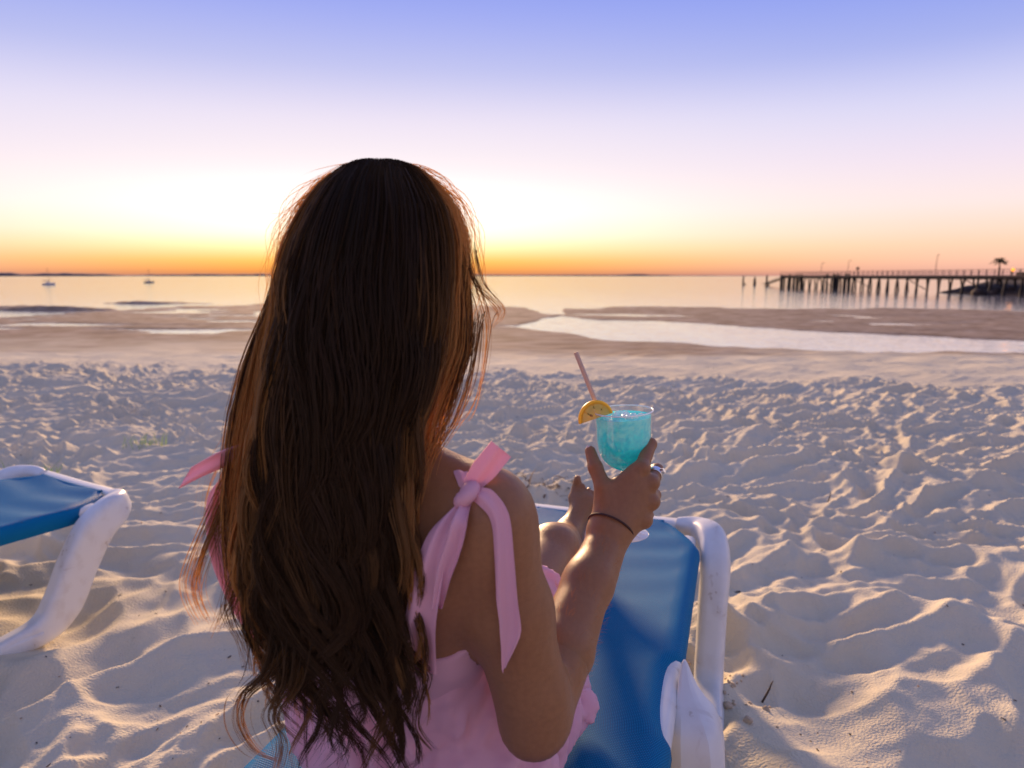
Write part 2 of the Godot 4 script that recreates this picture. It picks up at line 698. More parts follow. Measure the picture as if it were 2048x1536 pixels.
	for k in 14:
		var b := MB.new()
		var t := k / 13.0
		b.box(Vector3(lerpf(-0.6, 5.4, t), lerpf(1.75, 0.25, t) + 0.12, lerpf(0, -26.0, t)), Vector3(1.5, 0.06, 1.2))
		obj("tread", b, M.timber, gang)

	# lamp standards along the deck
	for q in [[0.16, 2.1, "lamp standard near the seaward end of the jetty", 0.4], [0.30, 2.3, "lamp standard a third of the way in along the jetty", 0.4], [0.65, 2.6, "leaning lamp standard over the middle of the jetty", 0.25]]:
		var p: Vector3 = a + along * (long * q[0]) - side * 1.2
		var t := thing("lamp_post", q[2], "lamp post", p + Vector3(0, deck_y, 0), 0.0, "lamp posts on the jetty")
		var b := MB.new()
		b.tube(pack([Vector3.ZERO, Vector3(0.05, q[1] * 0.6, 0), Vector3(0.12, q[1], 0)]), [0.05, 0.04, 0.035], 6)
		obj("pole", b, M.rail, t)
		b = MB.new()
		b.box(Vector3(0.12 + q[3] / 2, q[1] + 0.02, 0), Vector3(q[3], 0.07, 0.12), 0.02)
		obj("lamp_head", b, M.rail, t)
	# a bollard-like marker that stands up from the deck
	var mk := thing("marker_post", "short round-topped post on the jetty rail, left of the middle lamp", "marker post", a + along * (long * 0.42) + side * 1.3 + Vector3(0, deck_y, 0))
	var bm := MB.new()
	bm.tube(pack([Vector3.ZERO, Vector3(0, 0.9, 0)]), [0.05, 0.05], 8)
	obj("stem", bm, M.pile, mk)
	bm = MB.new()
	bm.lathe(PackedVector2Array([Vector2(0.001, 0.8), Vector2(0.2, 0.86), Vector2(0.24, 1.02), Vector2(0.16, 1.2), Vector2(0.001, 1.26)]), 10)
	obj("cap", bm, M.pile, mk)


func bank() -> void:
	# the stony spit that the jetty springs from
	var n := FastNoiseLite.new()
	n.seed = 31
	n.frequency = 0.5
	var b := MB.new()
	var rows := []
	for j in 40:
		var row := PackedVector3Array()
		var t := j / 39.0
		var zz := lerpf(-96.0, -58.0, t)
		for k in 90:
			var s := k / 89.0
			var x := lerpf(49.0, 120.0, s)
			var front := smoothstep(0.0, 0.35, t) * smoothstep(1.0, 0.55, t)
			var rise := smoothstep(51.0, 60.5, x - (zz + 80.0) * 0.06)
			var y := SEA - 0.7 + (2.35 * rise + 0.45) * front + n.get_noise_2d(x * 1.5, zz * 1.5) * 0.35 * front
			row.append(Vector3(x, y, zz))
		rows.append(row)
	b.grid(rows)
	structure("rocky_bank", b, M.rock)
	# boulders on its edge
	for k in 46:
		var p := Vector3(0, 0, 0)
		var s := k / 45.0
		p.x = lerpf(52.0, 74.0, s) + rng.randf_range(-0.6, 0.6)
		p.z = lerpf(-79.5, -64.0, s * 0.55 + rng.randf_range(0.0, 0.12))
		p.y = SEA + rng.randf_range(0.1, 0.3) + smoothstep(0.0, 0.5, s) * rng.randf_range(0.0, 1.3)
		var st := MB.new()
		var size := rng.randf_range(0.35, 0.75)
		var rows2 := []
		for j in 6:
			var ring := PackedVector3Array()
			var ph := PI * j / 5.0
			for i in 8:
				var th := TAU * i / 8.0
				var d := Vector3(sin(ph) * cos(th), cos(ph) * 0.7, sin(ph) * sin(th))
				ring.append(d * size * (1.0 + 0.5 * n.get_noise_3dv(d * 1.6 + p)))
			rows2.append(ring)
		var from := st.ix.size()
		st.grid(rows2, true)
		st.orient(from)
		var o := obj("boulder", st, M.rock)
		o.position = p
		tag(o, "dark boulder among the stones heaped along the foot of the bank", "boulder", "boulders along the foot of the rocky bank")
	# landing stage on piles at the right of the bank
	var root := thing("landing_stage", "timber landing stage on stout piles at the right, joined to the jetty", "landing stage", Vector3(55.0, 0, -71.0))
	var bb := MB.new()
	bb.box(Vector3(11.0, 1.32, -1.0), Vector3(25.0, 0.3, 5.0), 0.02)
	obj("platform", bb, M.timber, root)
	for k in 12:
		var x := -0.6 + k * 2.1
		bb = MB.new()
		bb.tube(pack([Vector3(x, SEA - 0.8, 1.4), Vector3(x, 1.2, 1.4)]), [0.2, 0.17], 8)
		obj("pile", bb, M.pile_pale, root)
		bb = MB.new()
		bb.box(Vector3(x, 1.9, 1.35), Vector3(0.09, 0.95, 0.09))
		obj("rail_post", bb, M.rail, root)
	for y in [1.75, 2.05, 2.36]:
		bb = MB.new()
		bb.box(Vector3(11.0, y, 1.35), Vector3(25.0, 0.06, 0.05))
		obj("handrail", bb, M.rail, root)
	# the hut and the lit lamp
	var hut := thing("boat_shed", "low shed with a pitched roof on the landing stage at the right edge", "shed", Vector3(60.4, 1.47, -73.6))
	bb = MB.new()
	bb.box(Vector3(0, 0.55, 0), Vector3(3.4, 1.1, 2.0), 0.02)
	obj("wall", bb, M.timber, hut)
	bb = MB.new()
	bb.loft([pack([Vector3(-1.9, 1.1, 1.2), Vector3(-1.9, 1.1, -1.2), Vector3(-1.9, 1.5, 0)]), pack([Vector3(1.9, 1.1, 1.2), Vector3(1.9, 1.1, -1.2), Vector3(1.9, 1.5, 0)])])
	obj("roof", bb, M.rail, hut)
	var lamp := thing("lit_lamp", "round lamp glowing orange on the landing stage rail", "lamp", Vector3(51.6, 1.2, -72.3))
	bb = MB.new()
	bb.tube(pack([Vector3(0, 0, 0), Vector3(0, 0.35, 0)]), [0.05, 0.05], 6)
	obj("bracket", bb, M.pile, lamp)
	bb = MB.new()
	bb.lathe(PackedVector2Array([Vector2(0.001, 0.35), Vector2(0.12, 0.40), Vector2(0.17, 0.53), Vector2(0.12, 0.66), Vector2(0.001, 0.71)]), 14)
	var glow := paint(1.0, 0.45, 0.08)
	glow.emission_enabled = true
	glow.emission = Color(1.0, 0.62, 0.12)
	glow.emission_energy_multiplier = 1.4
	obj("glowing_globe", bb, glow, lamp)
	var l := OmniLight3D.new()
	l.name = "lamp_glow"
	l.light_color = Color(1.0, 0.6, 0.2)
	l.light_energy = 0.5
	l.light_size = 0.2
	l.omni_range = 20.0
	l.omni_attenuation = 2.0
	l.shadow_enabled = true
	l.position = Vector3(0, 0.53, 0)
	lamp.add_child(l)
	var post := thing("lamp_post", "tall thin street lamp standing by the shed at the right edge", "lamp post", Vector3(54.3, 1.47, -73.0))
	bb = MB.new()
	bb.tube(pack([Vector3.ZERO, Vector3(0, 2.0, 0), Vector3(0.05, 2.2, 0), Vector3(0.5, 2.3, 0)]), [0.06, 0.045, 0.04, 0.03], 6)
	obj("pole", bb, M.rail, post)
	bb = MB.new()
	bb.box(Vector3(0.6, 2.28, 0), Vector3(0.4, 0.08, 0.16), 0.02)
	obj("lamp_head", bb, M.rail, post)
	# the lone tree behind the stage
	var tree := thing("palm_tree", "small dark palm with a ragged round crown above the jetty's landward end", "tree", Vector3(53.4, 0.9, -77.0))
	bb = MB.new()
	bb.tube(curve([Vector3(0, -0.8, 0), Vector3(0.05, 0.6, 0), Vector3(0.0, 1.7, 0)], 8), [0.13, 0.12, 0.11, 0.1, 0.09, 0.09, 0.08, 0.08], 8)
	obj("trunk", bb, M.pile, tree)
	bb = MB.new()
	for k in 46:
		var az := rng.randf() * TAU
		var lift := rng.randf_range(-0.35, 1.2)
		var long := rng.randf_range(0.5, 0.85)
		var dir := Vector3(cos(az) * cos(lift), sin(lift), sin(az) * cos(lift))
		var mid := Vector3(0, 1.7, 0) + dir * long * 0.6
		var tip := mid + Vector3(dir.x * long * 0.5, dir.y * long * 0.2 - 0.22, dir.z * long * 0.5)
		var across := dir.cross(Vector3.UP).normalized() * 0.035
		var path := curve([Vector3(0, 1.7, 0), mid, tip], 7)
		var rows2 := [PackedVector3Array(), PackedVector3Array()]
		for i in 7:
			var wd := 1.0 - absf(i / 6.0 - 0.35)
			rows2[0].append(path[i] - across * wd * 0.6)
			rows2[1].append(path[i] + across * wd * 0.6)
		bb.grid(rows2)
		for i in 6:
			for s in [-1.0, 1.0]:
				var lf: Vector3 = path[i + 1] + across.normalized() * (s * 0.17) + Vector3(0, -0.1, 0) + dir * 0.07
				bb.tri(bb.add(path[i]), bb.add(path[i] + dir * 0.06), bb.add(lf))
	obj("crown", bb, M.palm, tree)


func boats() -> void:
	for q in [[-108.6, -164.0, "white sailing boat at anchor nearest the left edge, bare mast leaning a little", 4.6, -0.35], [-109.5, -211.0, "dark-hulled sailing boat at anchor, the nearer to the woman's hair", 4.9, 0.3]]:
		var t := thing("sailing_boat", q[2], "sailing boat", Vector3(q[0], SEA, q[1]), 0.4 + q[4], "sailing boats at anchor")
		t.scale = Vector3.ONE * 0.85
		var dark: bool = q[4] > 0.0
		var hull: Material = M.hull_dark if dark else M.hull_pale
		var b := MB.new()
		var rings := []
		for j in 13:
			var s := j / 12.0
			var x := lerpf(-1.55, 1.75, s)
			var wide := 0.55 * pow(sin(PI * clampf(s * 0.82 + 0.16, 0.0, 1.0)), 0.6) + 0.01
			var sheer := 0.42 + 0.22 * pow(s, 2.0)
			var ring := PackedVector3Array()
			for k in 9:
				var a := PI * k / 8.0
				ring.append(Vector3(x, sheer - (sheer + 0.25) * pow(sin(a), 0.7), cos(a) * wide))
			rings.append(ring)
		b.loft(rings)
		obj("hull", b, hull, t)
		b = MB.new()
		b.box(Vector3(-0.1, 0.62, 0), Vector3(1.2, 0.3, 0.6), 0.06)
		obj("cabin", b, M.hull_pale, t)
		b = MB.new()
		b.tube(pack([Vector3(0.35, 0.4, 0), Vector3(0.2 if dark else 0.0, q[3], 0)]), [0.06, 0.04], 6)
		obj("mast", b, M.rail, t)
		b = MB.new()
		b.tube(pack([Vector3(0.3, 1.15, 0), Vector3(-1.4, 1.2, 0)]), [0.1, 0.07], 6)
		obj("boom", b, M.hull_dark, t)
		for e in [Vector3(1.7, 0.62, 0), Vector3(-1.5, 0.45, 0)]:
			b = MB.new()
			b.tube(pack([e, Vector3(0.2 if dark else 0.0, q[3], 0)]), [0.012, 0.012], 4)
			obj("stay", b, M.rail, t)


# ---------------------------------------------------------------- loungers
func sling_half(z: float, right: bool, nick: bool) -> float:
	var w := 0.312
	if z < 0.16:
		w -= 0.085 * pow(1.0 - z / 0.16, 1.3)
	if nick:
		var t := (z - 0.82) / (0.08 if z < 0.82 else 0.17)
		w -= 0.022 * (sqrt(maxf(0.0, 1.0 - t * t)) if absf(t) < 1.0 else 0.0)
	return w


func lounger(label: String, at: Vector3, turn: float, ripples: float) -> Node3D:
	var root := thing("sun_lounger", label, "sun lounger", at, turn)
	var top := 0.372
	# sling: lies on the rails and turns down over them
	var b := MB.new()
	var rows := []
	for j in 121:
		var z := lerpf(0.0, 1.9, j / 120.0)
		var row := PackedVector3Array()
		var hl := sling_half(z, false, true)
		var sagged := 0.014 * sin(PI * clampf(z / 1.9, 0, 1)) + 0.004
		for k in 41:
			var s := lerpf(-1.0, 1.0, k / 40.0)
			var q := absf(s)
			var p: Vector3
			if q < 0.8:
				var u := q / 0.8
				var wave := ripples * sin(z * 46.0 + u * 2.0) * exp(-z * 3.0) * (0.35 + 0.65 * u)
				p = Vector3(signf(s) * u * (hl - 0.03), top - sagged * (1.0 - u * u) + wave, z)
			else:
				var a := (q - 0.8) / 0.2 * PI * 0.72
				p = Vector3(signf(s) * (hl - 0.03 + sin(a) * 0.03), top - 0.034 + cos(a) * 0.034, z)
			row.append(p)
		rows.append(row)
	b.grid(rows)
	# the hem round the foot end
	obj("sling", b, M.sling, root)
	b = MB.new()
	var hem := PackedVector3Array()
	for k in 31:
		var s := lerpf(-1.0, 1.0, k / 30.0)
		hem.append(Vector3(s * (sling_half(0.0, false, true) - 0.03), top - 0.0045 * (1.0 - s * s), -0.004))
	b.tube(hem, _same(31, 0.006), 8, 1.6, 0.7)
	obj("hem", b, M.sling, root)
	# cross bars
	for z in [-0.034, 1.93]:
		b = MB.new()
		b.tube(pack([Vector3(-0.25, top - 0.02, z), Vector3(0, top - 0.022, z), Vector3(0.25, top - 0.02, z)]), [0.024, 0.024, 0.024], 16, 1.1, 0.8, 3.0)
		obj("foot_bar" if z < 0 else "head_bar", b, M.plastic, root)
	for s in [-1.0, 1.0]:
		# corner and front leg in one sweep
		b = MB.new()
		var path := curve([Vector3(s * 0.235, top - 0.021, -0.030), Vector3(s * 0.295, top - 0.022, -0.016), Vector3(s * 0.338, top - 0.032, 0.035), Vector3(s * 0.352, top - 0.075, 0.105), Vector3(s * 0.350, 0.2, 0.165), Vector3(s * 0.350, 0.085, 0.225), Vector3(s * 0.352, 0.03, 0.295), Vector3(s * 0.358, 0.022, 0.42)], 52)
		b.sweep(path, [0.028, 0.038, 0.052, 0.058, 0.060, 0.058, 0.044, 0.026], [0.018, 0.030, 0.040, 0.041, 0.039, 0.038, 0.037, 0.036], 24, 3.6, Vector3(s, 0.12, -0.1))
		obj("front_leg", b, M.plastic, root)
		# runner along the sand
		b = MB.new()
		b.tube(pack([Vector3(s * 0.356, 0.022, 0.3), Vector3(s * 0.362, 0.018, 0.55), Vector3(s * 0.366, 0.016, 0.86)]), [0.036, 0.036, 0.036], 16, 1.0, 0.75, 3.2)
		obj("runner", b, M.plastic, root)
		# side rail under the sling
		b = MB.new()
		b.tube(pack([Vector3(s * 0.272, top - 0.036, 0.06), Vector3(s * 0.283, top - 0.036, 0.5), Vector3(s * 0.283, top - 0.036, 1.92)]), [0.024, 0.026, 0.026], 14, 1.0, 1.0, 2.4)
		obj("side_rail", b, M.plastic, root)
		# rear leg with its rounded shoulder
		b = MB.new()
		var shells := []
		# height, centre across, half width, centre along, half length
		for q in [[-0.02, 0.362, 0.046, 0.945, 0.052], [0.12, 0.357, 0.046, 0.93, 0.052], [0.22, 0.351, 0.046, 0.918, 0.052], [0.285, 0.347, 0.045, 0.91, 0.052], [0.318, 0.343, 0.042, 0.903, 0.05], [0.334, 0.338, 0.035, 0.893, 0.045], [0.342, 0.332, 0.027, 0.881, 0.036], [0.352, 0.325, 0.019, 0.862, 0.027], [0.366, 0.319, 0.012, 0.842, 0.018], [0.382, 0.315, 0.006, 0.826, 0.008], [0.387, 0.314, 0.002, 0.821, 0.003]]:
			var ring := PackedVector3Array()
			for cc in [[1.0, 0.45], [0.86, 0.72], [0.55, 1.0], [-0.55, 1.0], [-0.9, 0.75], [-1.0, 0.45], [-1.0, -0.5], [-0.85, -0.8], [-0.5, -1.0], [0.5, -1.0], [0.86, -0.75], [1.0, -0.45]]:
				ring.append(Vector3(s * (q[1] + cc[0] * q[2]), q[0], q[3] - 0.035 + cc[1] * q[4]))
			shells.append(ring)
		b.crease = 0.93
		b.faceted(shells)
		obj("rear_leg", b, M.plastic, root)
		# rear runner and head leg
		b = MB.new()
		path = curve([Vector3(s * 0.366, 0.016, 0.86), Vector3(s * 0.365, 0.016, 1.3), Vector3(s * 0.37, 0.03, 1.62), Vector3(s * 0.34, 0.2, 1.74), Vector3(s * 0.29, top - 0.04, 1.84)], 24)
		b.tube(path, _same(24, 0.034), 14, 1.0, 0.8, 2.6)
		obj("head_leg", b, M.plastic, root)
	return root


func _same(count: int, value: float) -> PackedFloat32Array:
	var a := PackedFloat32Array()
	a.resize(count)
	a.fill(value)
	return a


# ---------------------------------------------------------------- what lies on the sand
func lie(x: float, f: float) -> float:
	return sand(x, f).x + (dug(x, f) if Vector2(x, f).length() < 2.6 and x > 0.0 else 0.0)


func litter() -> void:
	# the line of dried weed and sticks behind the lounger
	var patch := MB.new()
	for k in 190:
		var x := rng.randf_range(-0.3, 0.52)
		var f := 3.6 + rng.randfn(0.0, 0.11) - x * 0.1
		var y := lie(x, f)
		var ang := rng.randfn(0.1, 0.9)
		var long := rng.randf_range(0.008, 0.04)
		var dir := Vector3(cos(ang), rng.randf_range(-0.15, 0.3), sin(ang)) * long
		var p := Vector3(x, y + 0.002 + absf(rng.randfn(0.0, 0.006)), -f)
		var bend := Vector3(rng.randfn(0, 0.004), rng.randf_range(0.0, 0.012), rng.randfn(0, 0.006))
		var cv := curve([p - dir, p + bend, p + dir], 5)
		var t := rng.randf()
		patch.col = Color(0.15, 0.08, 0.05).lerp(Color(0.035, 0.022, 0.016), t)
		var rad := rng.randf_range(0.0007, 0.0026)
		if rng.randf() < 0.35:
			rad *= 2.4
		patch.tube(cv, [rad * 0.3, rad, rad * 1.2, rad, rad * 0.2], 5, 1.0, 0.35)
	var o := obj("dried_seaweed", patch, M.litter)
	o.set_meta("kind", "stuff")
	tag(o, "line of dark dried seaweed and sticks on the sand past the lounger's foot", "seaweed")
	var stick := MB.new()
	stick.col = Color(0.42, 0.30, 0.18)
	stick.tube(curve([Vector3(0, 0, 0), Vector3(0.01, 0.05, 0.01), Vector3(0.035, 0.09, 0.02)], 8), [0.004, 0.005, 0.005, 0.005, 0.005, 0.004, 0.003, 0.001], 6, 1.0, 0.5)
	var s := obj("curled_straw", stick, M.litter)
	s.position = Vector3(0.09, lie(0.09, 3.5), -3.5)
	tag(s, "pale curled straw standing in the dried seaweed", "straw")
	# upright and lying twigs that can be told apart
	for q in [[0.668, 1.70, 0.075, 1.2, "dark bent twig standing in the sand right of the lounger's front leg"], [1.62, 3.42, 0.06, 1.35, "small upright twig out on the open sand at the right"], [0.8, 2.35, 0.03, 0.1, "short twig lying on the slope right of the lounger"], [1.25, 2.05, 0.05, 0.06, "thin dark twig lying furthest right on the near sand"], [1.0, 2.95, 0.06, 0.2, "slender stalk lying in a hollow beyond the lounger corner"], [-0.62, 1.25, 0.06, 0.3, "thin curved twig lying beside the blue sling at lower left"], [-0.55, 1.9, 0.05, 0.12, "dark twig in the trodden sand between the two loungers"], [-0.78, 2.15, 0.045, 0.1, "short dark twig left of the woman's hair"]]:
		var tw := MB.new()
		tw.col = Color(0.07, 0.045, 0.03)
		var dir: Vector3 = Vector3(cos(q[3]) * 0.8, sin(q[3]), cos(q[3]) * 0.5) * q[2]
		tw.tube(curve([Vector3(0, -0.004, 0), dir * 0.5 + Vector3(0.004, 0.004, 0), dir * 0.8, dir], 9), [0.003, 0.003, 0.0028, 0.0025, 0.0022, 0.002, 0.0018, 0.0014, 0.0006], 6)
		var t := obj("twig", tw, M.litter)
		t.position = Vector3(q[0], lie(q[0], q[1]) + 0.002, -q[1])
		tag(t, q[4], "twig")
	# tufts of grass by the left lounger
	for q in [[-2.62, 3.72, 70, 0.15, "taller green tuft of grass just behind the left lounger"], [-2.42, 4.5, 40, 0.11, "smaller green tuft of grass further up the sand at left"]]:
		var g := MB.new()
		for k in q[2]:
			var az := rng.randf() * TAU
			var spread := rng.randf_range(0.1, 1.0)
			var h: float = q[3] * rng.randf_range(0.4, 1.0)
			var root := Vector3(rng.randfn(0, 0.07), -0.02, rng.randfn(0, 0.05))
			var d := Vector3(cos(az), 0, sin(az))
			var path := curve([root, root + Vector3(0, h * 0.6, 0) + d * h * spread * 0.3, root + Vector3(0, h, 0) + d * h * spread], 6)
			var sd := d.cross(Vector3.UP) * 0.0035
			var r2 := [PackedVector3Array(), PackedVector3Array()]
			for i in 6:
				var wd := 1.0 - i / 6.0
				r2[0].append(path[i] - sd * wd)
				r2[1].append(path[i] + sd * wd)
			g.grid(r2)
		var t := obj("grass_tuft", g, M.grass)
		t.position = Vector3(q[0], lie(q[0], q[1]), -q[1])
		tag(t, q[4], "grass", "grass tufts behind the left lounger")
	# clods of damp sand thrown up round the legs
	for k in 70:
		var c := MB.new()
		var spot: Vector2
		if k < 40:
			spot = Vector2(0.52 + absf(rng.randfn(0.0, 0.06)), 1.72 + rng.randfn(0.0, 0.1))
		else:
			spot = Vector2(0.42 + rng.randfn(0.0, 0.035), 1.5 + rng.randfn(0.0, 0.18))
		var size := 0.0035 + 0.011 * pow(rng.randf(), 3.0)
		var rows := []
		var sx := rng.randf() * 40.0
		for j in 6:
			var ring := PackedVector3Array()
			var ph := PI * j / 5.0
			for i in 8:
				var th := TAU * i / 8.0
				var d := Vector3(sin(ph) * cos(th), cos(ph) * 0.8, sin(ph) * sin(th))
				ring.append(d * size * (1.0 + 0.6 * n_mid.get_noise_3dv(d * 0.35 + Vector3(sx, 0, 0))))
			rows.append(ring)
		var from := c.ix.size()
		c.grid(rows, true)
		c.orient(from)
		var o2 := obj("sand_clod", c, M.clod)
		o2.position = Vector3(spot.x, lie(spot.x, spot.y) + size * 0.3, -spot.y)
		tag(o2, "small crumb of damp sand dug up around the lounger's right legs", "sand clod", "crumbs of sand round the lounger's right legs")
	# specks of bark, shell and leaf all over
	var specks := MB.new()
	for k in 520:
		var az := deg_to_rad(rng.randf_range(-40.0, 40.0))
		var r := 1.3 * exp(rng.randf() * 2.1)
		var x := sin(az) * r
		var f := cos(az) * r
		if absf(x) < 0.4 and f < 2.2:
			continue
		var p := Vector3(x, lie(x, f) + 0.002, -f)
		var size := rng.randf_range(0.0012, 0.0042) * (0.7 + r * 0.16)
		specks.col = Color(0.07, 0.05, 0.04) if rng.randf() < 0.75 else Color(0.28, 0.14, 0.08)
		var bs := Basis(Vector3.UP, rng.randf() * TAU) * Basis(Vector3.RIGHT, rng.randf_range(-0.5, 0.5))
		specks.box(p, Vector3(size * rng.randf_range(1.0, 3.5), size * 0.35, size), 0.0, bs)
	var so := obj("beach_litter", specks, M.litter)
	so.set_meta("kind", "stuff")
	tag(so, "tiny specks of bark and leaf strewn over the dry sand", "litter")


# ---------------------------------------------------------------- bodies as fields of blended bones
class Field:
	var lo: Vector3
	var cell: float
	var nx: int
	var ny: int
	var nz: int
	var f := PackedFloat32Array()

	func _init(a: Vector3, b: Vector3, size: float) -> void:
		lo = a
		cell = size
		nx = int((b.x - a.x) / size) + 2
		ny = int((b.y - a.y) / size) + 2
		nz = int((b.z - a.z) / size) + 2
		f.resize(nx * ny * nz)
		f.fill(1.0)

	# a tapered bone; squash > 1 makes it thinner along the direction flat
	func bone(a: Vector3, b: Vector3, ra: float, rb: float, soft := 0.02, flat := Vector3.ZERO, squash := 1.0) -> void:
		var far := maxf(ra, rb) + soft + cell * 2.0
		var p0 := (Vector3(minf(a.x, b.x), minf(a.y, b.y), minf(a.z, b.z)) - Vector3.ONE * far - lo) / cell
		var p1 := (Vector3(maxf(a.x, b.x), maxf(a.y, b.y), maxf(a.z, b.z)) + Vector3.ONE * far - lo) / cell
		var ab := b - a
		var l2 := maxf(ab.length_squared(), 1e-9)
		var thin := squash != 1.0
		for k in range(maxi(0, int(p0.z)), mini(nz, int(p1.z) + 2)):
			for j in range(maxi(0, int(p0.y)), mini(ny, int(p1.y) + 2)):
				var o := (k * ny + j) * nx
				for i in range(maxi(0, int(p0.x)), mini(nx, int(p1.x) + 2)):
					var q := lo + Vector3(i, j, k) * cell - a
					var t := clampf(q.dot(ab) / l2, 0.0, 1.0)
					q -= ab * t
					if thin:
						q += flat * (q.dot(flat) * (squash - 1.0))
					var d := q.length() - lerpf(ra, rb, t)
					if thin and d > 0.0:
						d /= lerpf(1.0, squash, 0.5)
					var e := f[o + i]
					if d < e + soft:
						var h := maxf(soft - absf(d - e), 0.0) / soft
						f[o + i] = minf(d, e) - h * h * soft * 0.25

	func chain(pts: Array, radii: Array, soft := 0.02) -> void:
		for k in pts.size() - 1:
			bone(pts[k], pts[k + 1], radii[k], radii[k + 1], soft)

	# keep only what lies below the plane
	func cut(at: Vector3, n: Vector3) -> void:
		for k in nz:
			for j in ny:
				var o := (k * ny + j) * nx
				for i in nx:
					var d := (lo + Vector3(i, j, k) * cell - at).dot(n)
					if d > f[o + i]:
						f[o + i] = d

	func each(change: Callable, near := 0.06) -> void:
		for k in nz:
			for j in ny:
				var o := (k * ny + j) * nx
				for i in nx:
					if f[o + i] < near:
						f[o + i] = change.call(lo + Vector3(i, j, k) * cell, f[o + i])

	func surface(b: MB) -> void:
		var where := PackedInt32Array()
		where.resize(nx * ny * nz)
		where.fill(-1)
		var sy := nx
		var sz := nx * ny
		var ends := [[0, 1], [2, 3], [4, 5], [6, 7], [0, 2], [1, 3], [4, 6], [5, 7], [0, 4], [1, 5], [2, 6], [3, 7]]
		var offs := PackedInt32Array([0, 1, sy, sy + 1, sz, sz + 1, sz + sy, sz + sy + 1])
		var corner := [Vector3(0, 0, 0), Vector3(1, 0, 0), Vector3(0, 1, 0), Vector3(1, 1, 0), Vector3(0, 0, 1), Vector3(1, 0, 1), Vector3(0, 1, 1), Vector3(1, 1, 1)]
		for k in nz - 1:
			for j in ny - 1:
				var o := k * sz + j * sy
				for i in nx - 1:
					var c := o + i
					var neg := 0
					if f[c] < 0.0: neg += 1
					if f[c + 1] < 0.0: neg += 1
					if f[c + sy] < 0.0: neg += 1
					if f[c + sy + 1] < 0.0: neg += 1
					if f[c + sz] < 0.0: neg += 1
					if f[c + sz + 1] < 0.0: neg += 1
					if f[c + sz + sy] < 0.0: neg += 1
					if f[c + sz + sy + 1] < 0.0: neg += 1
					if neg == 0 or neg == 8:
						continue
					var sum := Vector3.ZERO
					var count := 0
					for e in ends:
						var va := f[c + offs[e[0]]]
						var vb := f[c + offs[e[1]]]
						if (va < 0.0) != (vb < 0.0):
							sum += (corner[e[0]] as Vector3).lerp(corner[e[1]], va / (va - vb))
							count += 1
					where[c] = b.add(lo + (Vector3(i, j, k) + sum / count) * cell)
		for k in range(1, nz - 1):
			for j in range(1, ny - 1):
				for i in range(1, nx - 1):
					var c := k * sz + j * sy + i
					var inside := f[c] < 0.0
					if inside != (f[c + 1] < 0.0):
						_quad(b, where[c - sy - sz], where[c - sz], where[c], where[c - sy], inside)
					if inside != (f[c + sy] < 0.0):
						_quad(b, where[c - 1 - sz], where[c - 1], where[c], where[c - sz], inside)
					if inside != (f[c + sz] < 0.0):
						_quad(b, where[c - 1 - sy], where[c - sy], where[c], where[c - 1], inside)

	func _quad(b: MB, p: int, q: int, r: int, s: int, turn: bool) -> void:
		if p < 0 or q < 0 or r < 0 or s < 0:
			return
		if turn:
			b.tri(p, r, q); b.tri(p, s, r)
		else:
			b.tri(p, q, r); b.tri(p, r, s)


const LAT := Vector3(0.93, 0, 0.367)
const FWD := Vector3(0.367, 0, -0.93)


func torso_bones(g: Field, fat: float) -> void:
	var soft := 0.05
	g.bone(Vector3(-0.142, 0.475, -0.90) - LAT * 0.075, Vector3(-0.142, 0.475, -0.90) + LAT * 0.075, 0.098 + fat, 0.098 + fat, soft)
	g.bone(Vector3(-0.149, 0.59, -0.845) - LAT * 0.05, Vector3(-0.149, 0.59, -0.845) + LAT * 0.05, 0.078 + fat, 0.078 + fat, soft)
	g.bone(Vector3(-0.152, 0.695, -0.80) - LAT * 0.055, Vector3(-0.152, 0.695, -0.80) + LAT * 0.055, 0.084 + fat, 0.084 + fat, soft)
	g.bone(Vector3(-0.155, 0.785, -0.772) - LAT * 0.07, Vector3(-0.155, 0.785, -0.772) + LAT * 0.07, 0.082 + fat, 0.082 + fat, soft)
	for s in [-1.0, 1.0]:
		g.bone(Vector3(-0.153, 0.75, -0.80) + LAT * (s * 0.07) + FWD * 0.055, Vector3(-0.153, 0.74, -0.80) + LAT * (s * 0.07) + FWD * 0.06, 0.05 + fat, 0.05 + fat, 0.03)


func fingers(g: Field, chains: Array) -> void:
	for c in chains:
		g.chain(c[0], c[1], 0.005)


func right_hand() -> Array:
	return [
		[[Vector3(0.1879, 0.8254, -0.9743), Vector3(0.2085, 0.8497, -1.0169), Vector3(0.2035, 0.8461, -1.0555), Vector3(0.187, 0.8387, -1.0745)], [0.0108, 0.0092, 0.0082, 0.0068]],
		[[Vector3(0.2019, 0.8039, -0.971), Vector3(0.2188, 0.8105, -1.0131), Vector3(0.2035, 0.798, -1.0464), Vector3(0.176, 0.7931, -1.0495)], [0.0110, 0.0095, 0.0084, 0.0070]],
		[[Vector3(0.2017, 0.7768, -0.9637), Vector3(0.2148, 0.7735, -1.0067), Vector3(0.1948, 0.7686, -1.0354), Vector3(0.1714, 0.7672, -1.0391)], [0.0106, 0.0092, 0.0080, 0.0066]],
		[[Vector3(0.1902, 0.7515, -0.9547), Vector3(0.2025, 0.7471, -0.9925), Vector3(0.1822, 0.744, -1.0167), Vector3(0.1656, 0.744, -1.0217)], [0.0098, 0.0082, 0.0072, 0.0060]],
		[[Vector3(0.1344, 0.7583, -0.9502), Vector3(0.1321, 0.7982, -0.965), Vector3(0.1222, 0.8227, -0.984), Vector3(0.1165, 0.8424, -1.0037)], [0.0160, 0.0122, 0.0105, 0.0082]],
	]


const WRIST := Vector3(0.1344, 0.7325, -0.9396)
const ELBOW := Vector3(0.027, 0.606, -0.724)


